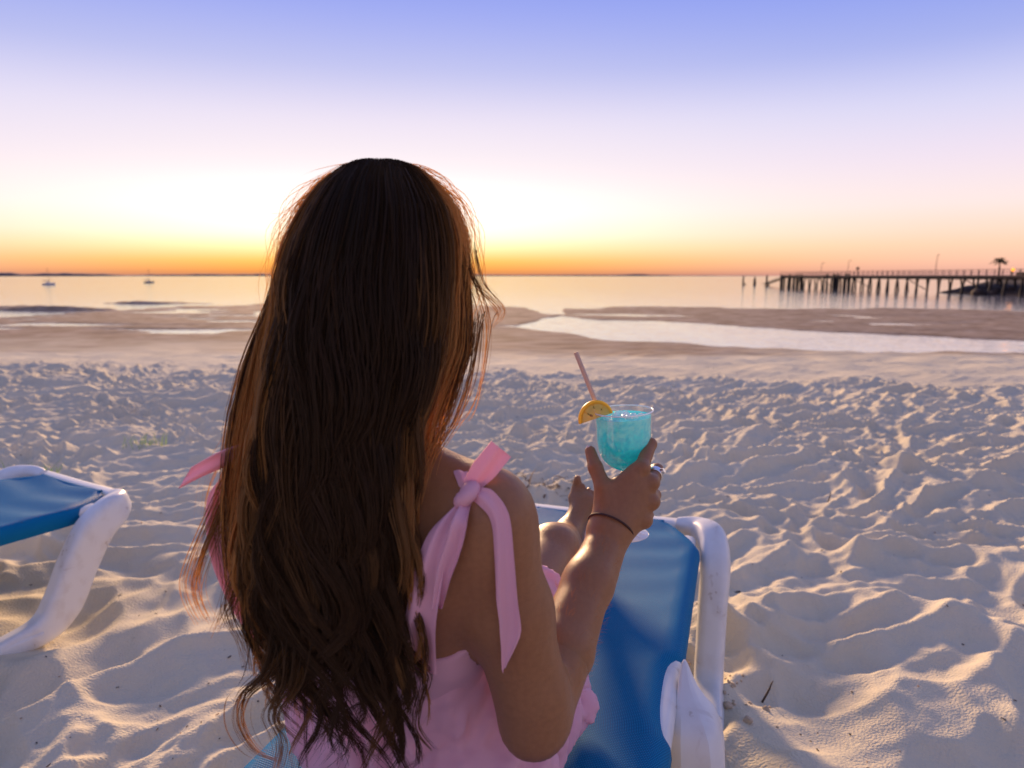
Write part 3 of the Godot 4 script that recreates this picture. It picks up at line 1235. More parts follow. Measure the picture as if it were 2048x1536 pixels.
func forearm(g: Field) -> void:
	var mid := ELBOW.lerp(WRIST, 0.3)
	g.bone(ELBOW, mid, 0.0405, 0.0405, 0.006)
	g.bone(mid, ELBOW.lerp(WRIST, 0.7), 0.0405, 0.031, 0.008)
	g.bone(ELBOW.lerp(WRIST, 0.7), WRIST, 0.0315, 0.0262, 0.02)
	# the two bones of the wrist side by side
	g.bone(ELBOW.lerp(WRIST, 0.8) + Vector3(0.009, -0.006, -0.004), WRIST + Vector3(0.008, -0.006, -0.004), 0.022, 0.021, 0.015)


func palm(g: Field) -> void:
	var back := Vector3(-0.14, 0.42, 0.9).normalized()
	for m in [[Vector3(0.1839, 0.8204, -0.9743), 0.0125], [Vector3(0.1969, 0.7999, -0.9715), 0.0128], [Vector3(0.1967, 0.7758, -0.9647), 0.0125], [Vector3(0.1852, 0.7535, -0.9557), 0.0118]]:
		g.bone(WRIST + Vector3(0.004, 0.006, -0.002), m[0], 0.0225, m[1], 0.014)
	g.bone(WRIST + Vector3(0, 0.012, -0.004), Vector3(0.1365, 0.785, -0.968), 0.023, 0.0165, 0.014)
	# the web that carries the bowl
	g.bone(Vector3(0.1379, 0.7931, -0.9659), Vector3(0.1745, 0.8136, -0.9722), 0.0105, 0.0105, 0.016)
	g.bone(Vector3(0.145, 0.776, -0.963), Vector3(0.182, 0.795, -0.969), 0.014, 0.012, 0.016)
	# knuckles
	for p in [Vector3(0.1889, 0.8264, -0.9688), Vector3(0.2029, 0.8049, -0.9660), Vector3(0.2027, 0.7778, -0.9590), Vector3(0.1908, 0.7525, -0.9503)]:
		g.bone(p, p + Vector3(0.002, 0, -0.004), 0.0092, 0.0092, 0.008)


func body_mesh() -> MB:
	var b := MB.new()
	b.col = Color(1, 1, 1)
	var g := Field.new(Vector3(-0.43, 0.34, -1.99), Vector3(0.27, 1.02, -0.58), 0.0075)
	torso_bones(g, 0.0)
	var neck := Vector3(-0.157, 0.90, -0.757)
	# shoulders, collar and blades
	for s in [-1.0, 1.0]:
		var sh: Vector3 = Vector3(-0.156, 0.852, -0.75) + LAT * (s * 0.137)
		g.bone(Vector3(-0.156, 0.85, -0.755) + LAT * (s * 0.04), sh, 0.058, 0.042, 0.03)
		g.bone(neck + LAT * (s * 0.025), sh + Vector3(0, 0.015, 0), 0.036, 0.026, 0.03)
		g.bone(Vector3(-0.156, 0.81, -0.732) + LAT * (s * 0.08), Vector3(-0.155, 0.73, -0.752) + LAT * (s * 0.075), 0.04, 0.032, 0.03)
		g.bone(Vector3(-0.156, 0.80, -0.762) + LAT * (s * 0.1), sh - Vector3(0, 0.03, 0), 0.055, 0.042, 0.04)
	g.bone(Vector3(-0.158, 0.88, -0.752), neck + Vector3(0, 0.03, -0.003), 0.058, 0.047, 0.04)
	g.bone(neck + Vector3(0, 0.03, -0.003), Vector3(-0.153, 1.03, -0.775), 0.047, 0.046, 0.03)
	# right arm
	var sh_r := Vector3(-0.027, 0.846, -0.698)
	g.bone(sh_r, sh_r.lerp(ELBOW, 0.45), 0.0455, 0.0452, 0.03)
	g.bone(sh_r.lerp(ELBOW, 0.45), ELBOW, 0.0452, 0.0415, 0.02)
	g.bone(ELBOW + Vector3(-0.004, -0.01, 0.012), ELBOW + Vector3(0.0, 0.03, 0.012), 0.032, 0.034, 0.02)
	forearm(g)
	# left arm
	var sh_l := Vector3(-0.284, 0.846, -0.802)
	var el_l := Vector3(-0.262, 0.645, -1.01)
	var wr_l := Vector3(-0.165, 0.585, -1.125)
	g.bone(sh_l, el_l, 0.045, 0.038, 0.03)
	g.bone(el_l, el_l.lerp(wr_l, 0.4), 0.038, 0.036, 0.02)
	g.bone(el_l.lerp(wr_l, 0.4), wr_l, 0.036, 0.026, 0.02)
	g.bone(wr_l, Vector3(-0.085, 0.578, -1.18), 0.024, 0.017, 0.015, Vector3.UP, 1.5)
	for k in 4:
		var base := Vector3(-0.085 - 0.012 * k, 0.576, -1.165 - 0.014 * k)
		g.chain([base, base + Vector3(0.03, -0.004, -0.025), base + Vector3(0.05, -0.018, -0.035)], [0.0105, 0.0095, 0.008], 0.008)
	g.chain([Vector3(-0.13, 0.58, -1.125), Vector3(-0.085, 0.577, -1.122), Vector3(-0.055, 0.57, -1.13)], [0.014, 0.011, 0.009], 0.01)
	# legs
	for leg in [[Vector3(-0.085, 0.47, -0.90), Vector3(0.083, 0.548, -1.335), Vector3(0.143, 0.437, -1.715), 1.0], [Vector3(-0.235, 0.47, -0.96), Vector3(-0.13, 0.53, -1.39), Vector3(-0.12, 0.42, -1.76), -1.0]]:
		var hip: Vector3 = leg[0]
		var knee: Vector3 = leg[1]
		var ank: Vector3 = leg[2]
		g.bone(hip, knee, 0.082, 0.053, 0.03)
		g.bone(knee + Vector3(-0.002, 0.004, 0.004), knee + Vector3(0.004, 0.002, -0.02), 0.051, 0.046, 0.02)
		g.bone(knee, knee.lerp(ank, 0.32), 0.047, 0.05, 0.02)
		g.bone(knee.lerp(ank, 0.32) + Vector3(0, -0.012, 0), ank, 0.049, 0.032, 0.02)
		var heel := ank + Vector3(0.014, -0.028, -0.035)
		var ball := ank + Vector3(0.052, 0.062, -0.078)
		g.bone(ank, heel, 0.032, 0.029, 0.02)
		g.bone(heel, ball, 0.028, 0.026, 0.02)
		g.bone(ank, ball, 0.031, 0.023, 0.025)
		var side := Vector3(0.92, -0.22, 0.3)
		g.bone(ball - side * 0.024, ball + side * 0.024, 0.02, 0.018, 0.015)
		for k in 5:
			var t := (k - 2) / 2.0
			var from: Vector3 = ball + side * (t * 0.034 * leg[3])
			var long := 0.036 if k == 0 else 0.031 - 0.004 * k
			g.chain([from, from + Vector3(0.012, 0.8 * long, -0.012), from + Vector3(0.013, 1.45 * long, -0.008)], [0.013 if k == 0 else 0.01, 0.012 if k == 0 else 0.0085, 0.0105 if k == 0 else 0.007], 0.006)
	# the arm stops where the finer forearm and hand take over
	var axis := (WRIST - ELBOW).normalized()
	var stop := ELBOW.lerp(WRIST, 0.36)
	for k in g.nz:
		for j in g.ny:
			var o := (k * g.ny + j) * g.nx
			for i in g.nx:
				var p := g.lo + Vector3(i, j, k) * g.cell
				if p.x > 0.0 and p.y > 0.56 and p.z < -0.74 and p.z > -1.1:
					var s := (p - stop).dot(axis)
					g.f[o + i] = maxf(g.f[o + i] + 0.004 * smoothstep(-0.05, 0.0, s), s)
	g.surface(b)
	# the right forearm and hand
	g = Field.new(Vector3(-0.02, 0.58, -1.1), Vector3(0.245, 0.87, -0.70), 0.0026)
	forearm(g)
	palm(g)
	fingers(g, right_hand())
	stop = ELBOW.lerp(WRIST, 0.16)
	var dive := stop
	g.each(func(p: Vector3, d: float) -> float:
		return d + 0.004 * smoothstep(0.05, 0.0, (p - dive).dot(axis)))
	g.cut(stop, -axis)
	g.surface(b)
	# the head
	g = Field.new(Vector3(-0.26, 0.96, -0.92), Vector3(-0.04, 1.23, -0.64), 0.004)
	var c := Vector3(-0.148, 1.118, -0.768)
	var look := Vector3(0.12, 0, -0.993)
	var across := Vector3(0.993, 0, 0.12)
	g.bone(c - look * 0.008, c + look * 0.03 + Vector3(0, -0.005, 0), 0.077, 0.074, 0.03)
	g.bone(c + look * 0.04 - Vector3(0, 0.03, 0), c + look * 0.055 - Vector3(0, 0.075, 0), 0.058, 0.045, 0.03)
	g.bone(c + look * 0.045 - Vector3(0, 0.07, 0), c + look * 0.075 - Vector3(0, 0.1, 0), 0.04, 0.02, 0.03)
	for s in [-1.0, 1.0]:
		g.bone(c + across * (s * 0.05) - Vector3(0, 0.06, 0), c + look * 0.07 + across * (s * 0.012) - Vector3(0, 0.1, 0), 0.02, 0.014, 0.03)
		g.bone(c + look * 0.075 + across * (s * 0.035) - Vector3(0, 0.045, 0), c + look * 0.08 + across * (s * 0.03) - Vector3(0, 0.05, 0), 0.022, 0.02, 0.02)
		g.bone(c + look * 0.088 + across * (s * 0.012) + Vector3(0, 0.004, 0), c + look * 0.082 + across * (s * 0.045) + Vector3(0, 0.004, 0), 0.012, 0.009, 0.012)
		g.bone(c + look * 0.085 + across * (s * 0.031) - Vector3(0, 0.013, 0), c + look * 0.085 + across * (s * 0.031) - Vector3(0, 0.014, 0), 0.012, 0.012, 0.004)
		g.bone(c + across * (s * 0.079) + Vector3(0, 0.006, 0) - look * 0.004, c + across * (s * 0.083) - look * 0.012 + Vector3(0, 0.002, 0), 0.012, 0.016, 0.008, across, 2.2)
		g.bone(c + across * (s * 0.079) - Vector3(0, 0.022, 0), c + across * (s * 0.08) - Vector3(0, 0.012, 0), 0.008, 0.011, 0.008, across, 1.8)
	g.bone(c + look * 0.094 - Vector3(0, 0.004, 0), c + look * 0.112 - Vector3(0, 0.036, 0), 0.009, 0.011, 0.012)
	g.bone(c + look * 0.098 - Vector3(0, 0.038, 0) - across * 0.011, c + look * 0.098 - Vector3(0, 0.038, 0) + across * 0.011, 0.008, 0.008, 0.008)
	g.bone(c + look * 0.095 - Vector3(0, 0.06, 0) - across * 0.016, c + look * 0.095 - Vector3(0, 0.06, 0) + across * 0.016, 0.0065, 0.0065, 0.006)
	g.bone(c + look * 0.094 - Vector3(0, 0.071, 0) - across * 0.013, c + look * 0.094 - Vector3(0, 0.071, 0) + across * 0.013, 0.007, 0.007, 0.006)
	g.bone(c + look * 0.088 - Vector3(0, 0.097, 0), c + look * 0.088 - Vector3(0, 0.1, 0), 0.016, 0.015, 0.015)
	g.bone(Vector3(-0.157, 0.94, -0.76), Vector3(-0.153, 1.04, -0.775), 0.047, 0.046, 0.03)
	g.surface(b)
	return b


# a length of ribbon: half-width vectors across a path, softly folded, with two faces
func ribbon(b: MB, path: PackedVector3Array, half: Array, fold := 0.15, thick := 0.0007) -> void:
	var rings := []
	var last := path.size() - 1
	for j in path.size():
		var t := float(j) / last * (half.size() - 1)
		var i := mini(int(t), half.size() - 2)
		var w: Vector3 = half[i].lerp(half[i + 1], t - i)
		var dir := (path[mini(j + 1, last)] - path[maxi(j - 1, 0)]).normalized()
		var out := dir.cross(w).normalized()
		if out.z < 0.0:
			out = -out
		var ring := PackedVector3Array()
		for side in 2:
			for k in 9:
				var s := lerpf(-1.0, 1.0, (k if side == 0 else 8 - k) / 8.0)
				var lift: float = w.length() * fold * (cos(s * PI * 1.1 + j * 0.12) + 0.25 * sin(s * 7.0 + j * 0.3))
				ring.append(path[j] + w * s + out * (lift + (thick if side == 0 else -thick)))
		rings.append(ring)
	b.loft(rings)


func person() -> void:
	var root := thing("person", "person in a pink dress with long brown hair, seated on the lounger holding a drink", "person", Vector3.ZERO)
	obj("body", body_mesh(), M.skin, root)

	# ------------------------------------------------ dress
	var b := MB.new()
	var g := Field.new(Vector3(-0.38, 0.5, -0.98), Vector3(0.02, 0.88, -0.64), 0.006)
	torso_bones(g, 0.0035)
	g.each(func(p: Vector3, d: float) -> float:
		var ahead := (p - Vector3(-0.153, 0, -0.795)).dot(FWD)
		var side := absf((p - Vector3(-0.153, 0, -0.795)).dot(LAT))
		var edge := 0.676 + clampf(ahead + 0.06, 0.0, 0.14) * 0.6 + side * 0.16
		var crease := sin(p.y * 120.0 + side * 60.0) * 0.0007 + sin(p.y * 63.0 - p.x * 90.0) * 0.0009
		var band := 0.0013 * smoothstep(0.017, 0.015, edge - p.y)
		return maxf(maxf(d + crease - band, p.y - edge), 0.545 - p.y))
	g.surface(b)
	obj("bodice", b, M.cloth, root)
	b = MB.new()
	g = Field.new(Vector3(-0.44, 0.375, -1.33), Vector3(0.22, 0.70, -0.70), 0.0055)
	var soft := 0.06
	g.bone(Vector3(-0.15, 0.625, -0.832) - LAT * 0.055, Vector3(-0.15, 0.625, -0.832) + LAT * 0.055, 0.086, 0.086, soft)
	g.bone(Vector3(-0.145, 0.50, -0.885) - LAT * 0.055, Vector3(-0.145, 0.50, -0.885) + LAT * 0.10, 0.108, 0.108, soft)
	g.bone(Vector3(-0.085, 0.47, -0.92), Vector3(0.07, 0.54, -1.27), 0.105, 0.072, soft)
	g.bone(Vector3(-0.225, 0.47, -0.96), Vector3(-0.115, 0.525, -1.29), 0.095, 0.072, soft)
	g.bone(Vector3(-0.2, 0.47, -0.95), Vector3(-0.03, 0.53, -1.25), 0.09, 0.07, soft)
	g.bone(Vector3(0.0, 0.44, -0.88), Vector3(0.085, 0.41, -1.02), 0.052, 0.036, 0.06)
	g.bone(Vector3(0.085, 0.41, -1.02), Vector3(0.085, 0.45, -1.15), 0.036, 0.038, 0.06)
	var nf := FastNoiseLite.new()
	nf.seed = 61
	nf.frequency = 9.0
	nf.noise_type = FastNoiseLite.TYPE_SIMPLEX_SMOOTH
	g.each(func(p: Vector3, d: float) -> float:
		var q := p - Vector3(-0.1, 0.5, -0.95)
		var round_ := atan2(q.dot(LAT), q.y * 0.6 - q.dot(FWD) * 0.5 + 0.02)
		var w := nf.get_noise_3dv(p * 0.7)
		var low := smoothstep(0.665, 0.56, p.y)
		var fold := sin(round_ * 15.0 + w * 5.0 + q.dot(FWD) * 9.0) * 0.0075 * (0.35 + low) + sin(round_ * 34.0 - w * 7.0 + q.dot(FWD) * 5.0) * 0.002 + w * 0.005 * low
		var back := (p - Vector3(-0.153, 0, -0.795)).dot(LAT)
		var top := p.y - (0.622 + back * 0.2 + 0.004 * sin(round_ * 20.0))
		var hem := (p - Vector3(0.07, 0.53, -1.165 + 0.01 * sin(round_ * 12.0))).dot(Vector3(0.34, 0.1, -0.935))
		return maxf(maxf(maxf(d + fold, top), hem), 0.381 - p.y), 0.09)
	g.surface(b)
	obj("skirt", b, M.cloth, root)

	# ------------------------------------------------ tied shoulder straps
	var bow := MB.new()
	var knot := Vector3(-0.0445, 0.887, -0.665)
	# strap from the knot down to the bodice, with the falling tail over it
	ribbon(bow, curve([knot + Vector3(0, -0.004, 0.002), Vector3(-0.066, 0.862, -0.648), Vector3(-0.078, 0.83, -0.64), Vector3(-0.085, 0.795, -0.642), Vector3(-0.092, 0.75, -0.65), Vector3(-0.093, 0.695, -0.668)], 26), [Vector3(0.006, 0.004, 0), Vector3(0.0135, 0.005, 0.002), Vector3(0.0155, 0.004, 0.003), Vector3(0.0165, 0.002, 0.004), Vector3(0.017, 0, 0.005)], 0.22)
	obj("shoulder_strap", bow, M.cloth, root)
	bow = MB.new()
	ribbon(bow, curve([knot + Vector3(-0.002, -0.008, 0.006), Vector3(-0.052, 0.868, -0.638), Vector3(-0.057, 0.845, -0.636), Vector3(-0.066, 0.812, -0.638), Vector3(-0.073, 0.776, -0.643)], 22), [Vector3(0.005, 0.003, 0), Vector3(0.009, 0.003, 0.006), Vector3(0.01, 0.003, 0.006), Vector3(0.006, 0.002, 0.003)], 0.5)
	obj("bow_loop", bow, M.cloth, root)
	bow = MB.new()
	ribbon(bow, curve([knot, Vector3(-0.034, 0.902, -0.664), Vector3(-0.022, 0.917, -0.664), Vector3(-0.0105, 0.931, -0.666)], 14), [Vector3(0.006, -0.004, 0), Vector3(0.0105, -0.0075, -0.001), Vector3(0.0095, -0.0085, -0.002)], 0.18)
	obj("bow_end", bow, M.cloth, root)
	bow = MB.new()
	var tail := curve([knot + Vector3(0.004, 0, 0.003), Vector3(-0.026, 0.886, -0.650), Vector3(-0.012, 0.868, -0.644), Vector3(-0.0075, 0.83, -0.640), Vector3(-0.0045, 0.785, -0.643), Vector3(-0.001, 0.745, -0.650), Vector3(-0.0085, 0.70, -0.660)], 34)
	ribbon(bow, tail, [Vector3(0.002, 0.006, 0), Vector3(0.006, 0.0085, 0), Vector3(0.0085, 0.005, 0.002), Vector3(0.0095, 0.001, 0.003), Vector3(0.0105, 0.001, 0.003), Vector3(0.0105, 0.002, 0.003), Vector3(0.0015, 0.004, 0)], 0.2)
	obj("bow_tail", bow, M.cloth, root)
	bow = MB.new()
	bow.tube(curve([knot + Vector3(-0.008, -0.012, 0.004), knot + Vector3(0, 0, 0.009), knot + Vector3(0.009, 0.011, 0.002)], 9), [0.004, 0.0085, 0.0105, 0.011, 0.011, 0.0108, 0.010, 0.008, 0.004], 12, 1.0, 0.8)
	obj("knot", bow, M.cloth, root)
	# the same on the left shoulder, mostly under the hair
	bow = MB.new()
	var kl := Vector3(-0.292, 0.888, -0.775)
	ribbon(bow, curve([kl, Vector3(-0.284, 0.914, -0.715), Vector3(-0.305, 0.911, -0.685), Vector3(-0.331, 0.898, -0.678)], 18), [Vector3(0.004, 0.006, 0), Vector3(0.0065, 0.011, 0), Vector3(0.0075, 0.012, 0), Vector3(0.0075, 0.0115, 0)], 0.12)
	obj("bow_end", bow, M.cloth, root)
	bow = MB.new()
	ribbon(bow, curve([kl, Vector3(-0.307, 0.885, -0.715), Vector3(-0.313, 0.855, -0.700), Vector3(-0.310, 0.80, -0.700), Vector3(-0.295, 0.74, -0.712), Vector3(-0.285, 0.69, -0.738)], 26), [Vector3(0.006, 0.002, 0), Vector3(0.011, 0.002, 0.002), Vector3(0.012, 0.002, 0.003), Vector3(0.011, 0, 0.003)], 0.3)
	obj("shoulder_strap", bow, M.cloth, root)
	bow = MB.new()
	bow.tube(curve([kl + Vector3(-0.009, 0.01, 0.003), kl + Vector3(0, 0, 0.008), kl + Vector3(0.008, -0.011, 0.002)], 9), [0.004, 0.0085, 0.0105, 0.011, 0.011, 0.0108, 0.010, 0.008, 0.004], 12, 1.0, 0.8)
	obj("knot", bow, M.cloth, root)

	# the straps run on over the shoulders to the front of the bodice
	for s in [-1.0, 1.0]:
		bow = MB.new()
		var from_: Vector3 = knot if s > 0.0 else kl
		var chest: Vector3 = Vector3(-0.153, 0.0, -0.79) + LAT * (s * 0.082)
		ribbon(bow, curve([from_, from_.lerp(chest, 0.3) * Vector3(1, 0, 1) + Vector3(0, 0.903, 0), chest + FWD * 0.03 + Vector3(0, 0.89, 0), chest + FWD * 0.075 + Vector3(0, 0.85, 0), chest + FWD * 0.108 + Vector3(0, 0.79, 0), chest + FWD * 0.115 + Vector3(0, 0.745, 0)], 24), [LAT * 0.007, LAT * 0.011, LAT * 0.013], 0.12)
		obj("shoulder_strap", bow, M.cloth, root)
	# the face, turned to the sea
	var skull := Vector3(-0.148, 1.118, -0.768)
	var look := Vector3(0.12, 0, -0.993)
	var across := Vector3(0.993, 0, 0.12)
	for s in [-1.0, 1.0]:
		var ball: Vector3 = skull + look * 0.0915 + across * (s * 0.031) - Vector3(0, 0.0135, 0)
		var eye := MB.new()
		eye.tube(pack([ball - look * 0.0112, ball - look * 0.007, ball, ball + look * 0.007, ball + look * 0.0112]), [0.001, 0.0092, 0.0118, 0.0092, 0.001], 16)
		var white := obj("eye", eye, M.eye_white, root)
		eye = MB.new()
		eye.tube(pack([ball + look * 0.0095, ball + look * 0.0118]), [0.0058, 0.004], 14)
		obj("iris", eye, M.iris, white)
		eye = MB.new()
		eye.tube(curve([ball + look * 0.011 - across * (s * 0.014) + Vector3(0, 0.016, 0), ball + look * 0.013 + Vector3(0, 0.021, 0), ball + look * 0.005 + across * (s * 0.019) + Vector3(0, 0.016, 0)], 9), [0.0012, 0.0022, 0.0026, 0.0026, 0.0024, 0.0022, 0.0018, 0.0014, 0.0008], 8, 1.0, 0.7)
		obj("eyebrow", eye, M.iris, root)
	for q in [[0.0605, 0.0058], [0.0705, 0.0066]]:
		var lip := MB.new()
		var m: Vector3 = skull + look * 0.1005 - Vector3(0, q[0], 0)
		lip.tube(curve([m - across * 0.021 - look * 0.007, m - across * 0.009, m + look * 0.001, m + across * 0.009, m + across * 0.021 - look * 0.007], 13), [0.0012, 0.003, q[1] * 0.8, q[1], q[1], q[1], q[1], q[1], q[1], q[1], q[1] * 0.8, 0.003, 0.0012], 10, 1.0, 0.8)
		obj("lip", lip, M.lips, root)

	# ------------------------------------------------ hair tie on the wrist, ring, thumb nail
	b = MB.new()
	var loop := []
	var mid := Vector3(0.1405, 0.7455, -0.9445)
	var u := Vector3(0.87, -0.36, -0.1).normalized()
	var axis := (WRIST - ELBOW).normalized()
	var n2 := (axis + Vector3(0.25, 0.5, -0.2)).normalized()
	u = (u - n2 * u.dot(n2)).normalized()
	var w := n2.cross(u).normalized()
	for k in 48:
		var a := TAU * k / 48.0
		var r := 0.0335
		var ring := PackedVector3Array()
		var c := mid + u * (cos(a) * r) + w * (sin(a) * r * 0.95)
		var out := (u * cos(a) + w * sin(a)).normalized()
		for i in 8:
			var t := TAU * i / 8.0
			ring.append(c + out * (cos(t) * 0.0016) + n2 * (sin(t) * 0.0016))
		loop.append(ring)
	loop.append(loop[0])
	var from := b.ix.size()
	b.grid(loop, true)
	b.orient(from)
	obj("hair_tie", b, M.tie, root)
	b = MB.new()
	var fa := Vector3(0.2019, 0.8039, -0.971)
	var fb := Vector3(0.2188, 0.8105, -1.0131)
	var fd := (fb - fa).normalized()
	var fm := fa.lerp(fb, 0.62)
	var fu := fd.cross(Vector3.UP).normalized()
	var fw := fu.cross(fd)
	var rings := []
	for q in [[-0.0055, 0.0104], [-0.006, 0.0112], [-0.0045, 0.0122], [0.0045, 0.0122], [0.006, 0.0112], [0.0055, 0.0104]]:
		var ring := PackedVector3Array()
		for k in 24:
			var a := TAU * k / 24.0
			ring.append(fm + fd * q[0] + (fu * cos(a) + fw * sin(a)) * q[1])
		rings.append(ring)
	b.loft(rings, false)
	var top := fm + (fu * 0.8 + fw * 0.5).normalized() * 0.0125
	b.tube(pack([top - (fu * 0.8 + fw * 0.5) * 0.002, top + (fu * 0.8 + fw * 0.5) * 0.004]), [0.0048, 0.0038], 16)
	obj("ring", b, M.silver, root)
	b = MB.new()
	var tip := Vector3(0.1165, 0.8424, -1.0037)
	var td := Vector3(-0.0057, 0.0197, -0.0197).normalized()
	var tn := Vector3(-0.5, 0.55, 0.65)
	tn = (tn - td * tn.dot(td)).normalized()
	var ts := td.cross(tn)
	rings = []
	for j in 7:
		var row := PackedVector3Array()
		for k in 7:
			var s := (k - 3) / 3.0
			var t := j / 6.0
			var wide := 0.0052 * sqrt(1.0 - pow(maxf(0.0, t * 1.7 - 0.75), 2.0))
			row.append(tip + td * lerpf(-0.006, 0.0075, t) + ts * (s * wide) + tn * (0.0078 - s * s * 0.0022 - t * 0.0012))
		rings.append(row)
	b.grid(rings)
	obj("thumb_nail", b, M.nail, root)
	# fine down on the forearm
	b = MB.new()
	var along := (WRIST - ELBOW).normalized()
	var sx := along.cross(Vector3.UP).normalized()
	var sy := sx.cross(along)
	for k in 700:
		var t := rng.randf_range(0.12, 0.95)
		var a := rng.randf() * TAU
		var out := sx * cos(a) + sy * sin(a)
		var r := lerpf(0.0405, 0.029, smoothstep(0.3, 0.95, t))
		var p := ELBOW.lerp(WRIST, t) + out * (r - 0.001)
		var lie_ := (out * 0.55 + along * 0.7 + sx * rng.randfn(0.0, 0.25) + sy * rng.randfn(0.0, 0.25)).normalized()
		strand(b, pack([p, p + (out * 0.4 + lie_ * 0.6) * 0.004, p + out * 0.0025 + lie_ * rng.randf_range(0.005, 0.009)]), 0.00022, Color(0.5, 0.3, 0.14), Color(0.7, 0.45, 0.22), p - out, rng.randf_range(-1.5, 1.5))
	b.uv.resize(b.v.size())
	obj("arm_down", b.raw(), M.hair, root).set_meta("kind", "stuff")
	hair(root)


# ---------------------------------------------------------------- hair
# height, left edge, right edge, depth of the sides, depth of the back
var mane := [[1.2185, -0.148, -0.128, -0.752, -0.736], [1.211, -0.176, -0.096, -0.754, -0.712], [1.1935, -0.196, -0.079, -0.757, -0.690], [1.168, -0.215, -0.061, -0.76, -0.673], [1.137, -0.231, -0.053, -0.762, -0.662], [1.10, -0.243, -0.052, -0.762, -0.655], [1.065, -0.247, -0.055, -0.76, -0.651], [1.024, -0.254, -0.061, -0.755, -0.648], [0.983, -0.257, -0.077, -0.745, -0.645], [0.947, -0.262, -0.090, -0.735, -0.642], [0.911, -0.268, -0.092, -0.722, -0.640], [0.87, -0.276, -0.095, -0.712, -0.638], [0.829, -0.283, -0.0905, -0.706, -0.638], [0.788, -0.284, -0.0915, -0.704, -0.640], [0.747, -0.276, -0.092, -0.706, -0.645], [0.7055, -0.270, -0.092, -0.71, -0.652], [0.664, -0.264, -0.092, -0.715, -0.662], [0.623, -0.256, -0.096, -0.72, -0.672], [0.56, -0.245, -0.10, -0.73, -0.69]]


func mane_at(y: float) -> Array:
	var k := 0
	while k < mane.size() - 2 and mane[k + 1][0] > y:
		k += 1
	var t := clampf((mane[k][0] - y) / (mane[k][0] - mane[k + 1][0]), 0.0, 1.0)
	if k == 0:
		t = sqrt(t)
	var out := []
	for c in range(1, 5):
		out.append(lerpf(mane[k][c], mane[k + 1][c], t))
	return out


func mane_point(y: float, phi: float, grow: float) -> Vector3:
	var m := mane_at(y)
	var mid: float = (m[0] + m[1]) / 2.0
	var half: float = (m[1] - m[0]) / 2.0 * grow
	var s := sin(phi)
	var c := cos(phi)
	var deep: float = (m[3] - m[2]) * grow
	if c < 0.0:
		deep = 0.09 * clampf((y - 0.9) / 0.2, 0.25, 1.0)
	return Vector3(mid + half * signf(s) * pow(absf(s), 0.85), y, m[2] + deep * signf(c) * pow(absf(c), 0.85))


func strand(b: MB, p: PackedVector3Array, width: float, c0: Color, c1: Color, mid: Vector3, twist: float, tip := 0.25) -> void:
	var last := p.size() - 1
	var base := b.v.size()
	for k in p.size():
		var t := float(k) / last
		var dir := (p[mini(k + 1, last)] - p[maxi(k - 1, 0)]).normalized()
		var out := p[k] - Vector3(mid.x, p[k].y, mid.z)
		out = (out - dir * out.dot(dir)).normalized()
		out = out.rotated(dir, twist)
		var w := dir.cross(out) * (width * (1.0 - (1.0 - tip) * t * t) * 0.5)
		b.v.append(p[k] - w)
		b.v.append(p[k] + w)
		b.n.append(out)
		b.n.append(out)
		var cc := c0.lerp(c1, t)
		b.c.append(cc)
		b.c.append(cc)
	for k in last:
		var o := base + k * 2
		b.ix.append(o); b.ix.append(o + 2); b.ix.append(o + 1)
		b.ix.append(o + 1); b.ix.append(o + 2); b.ix.append(o + 3)


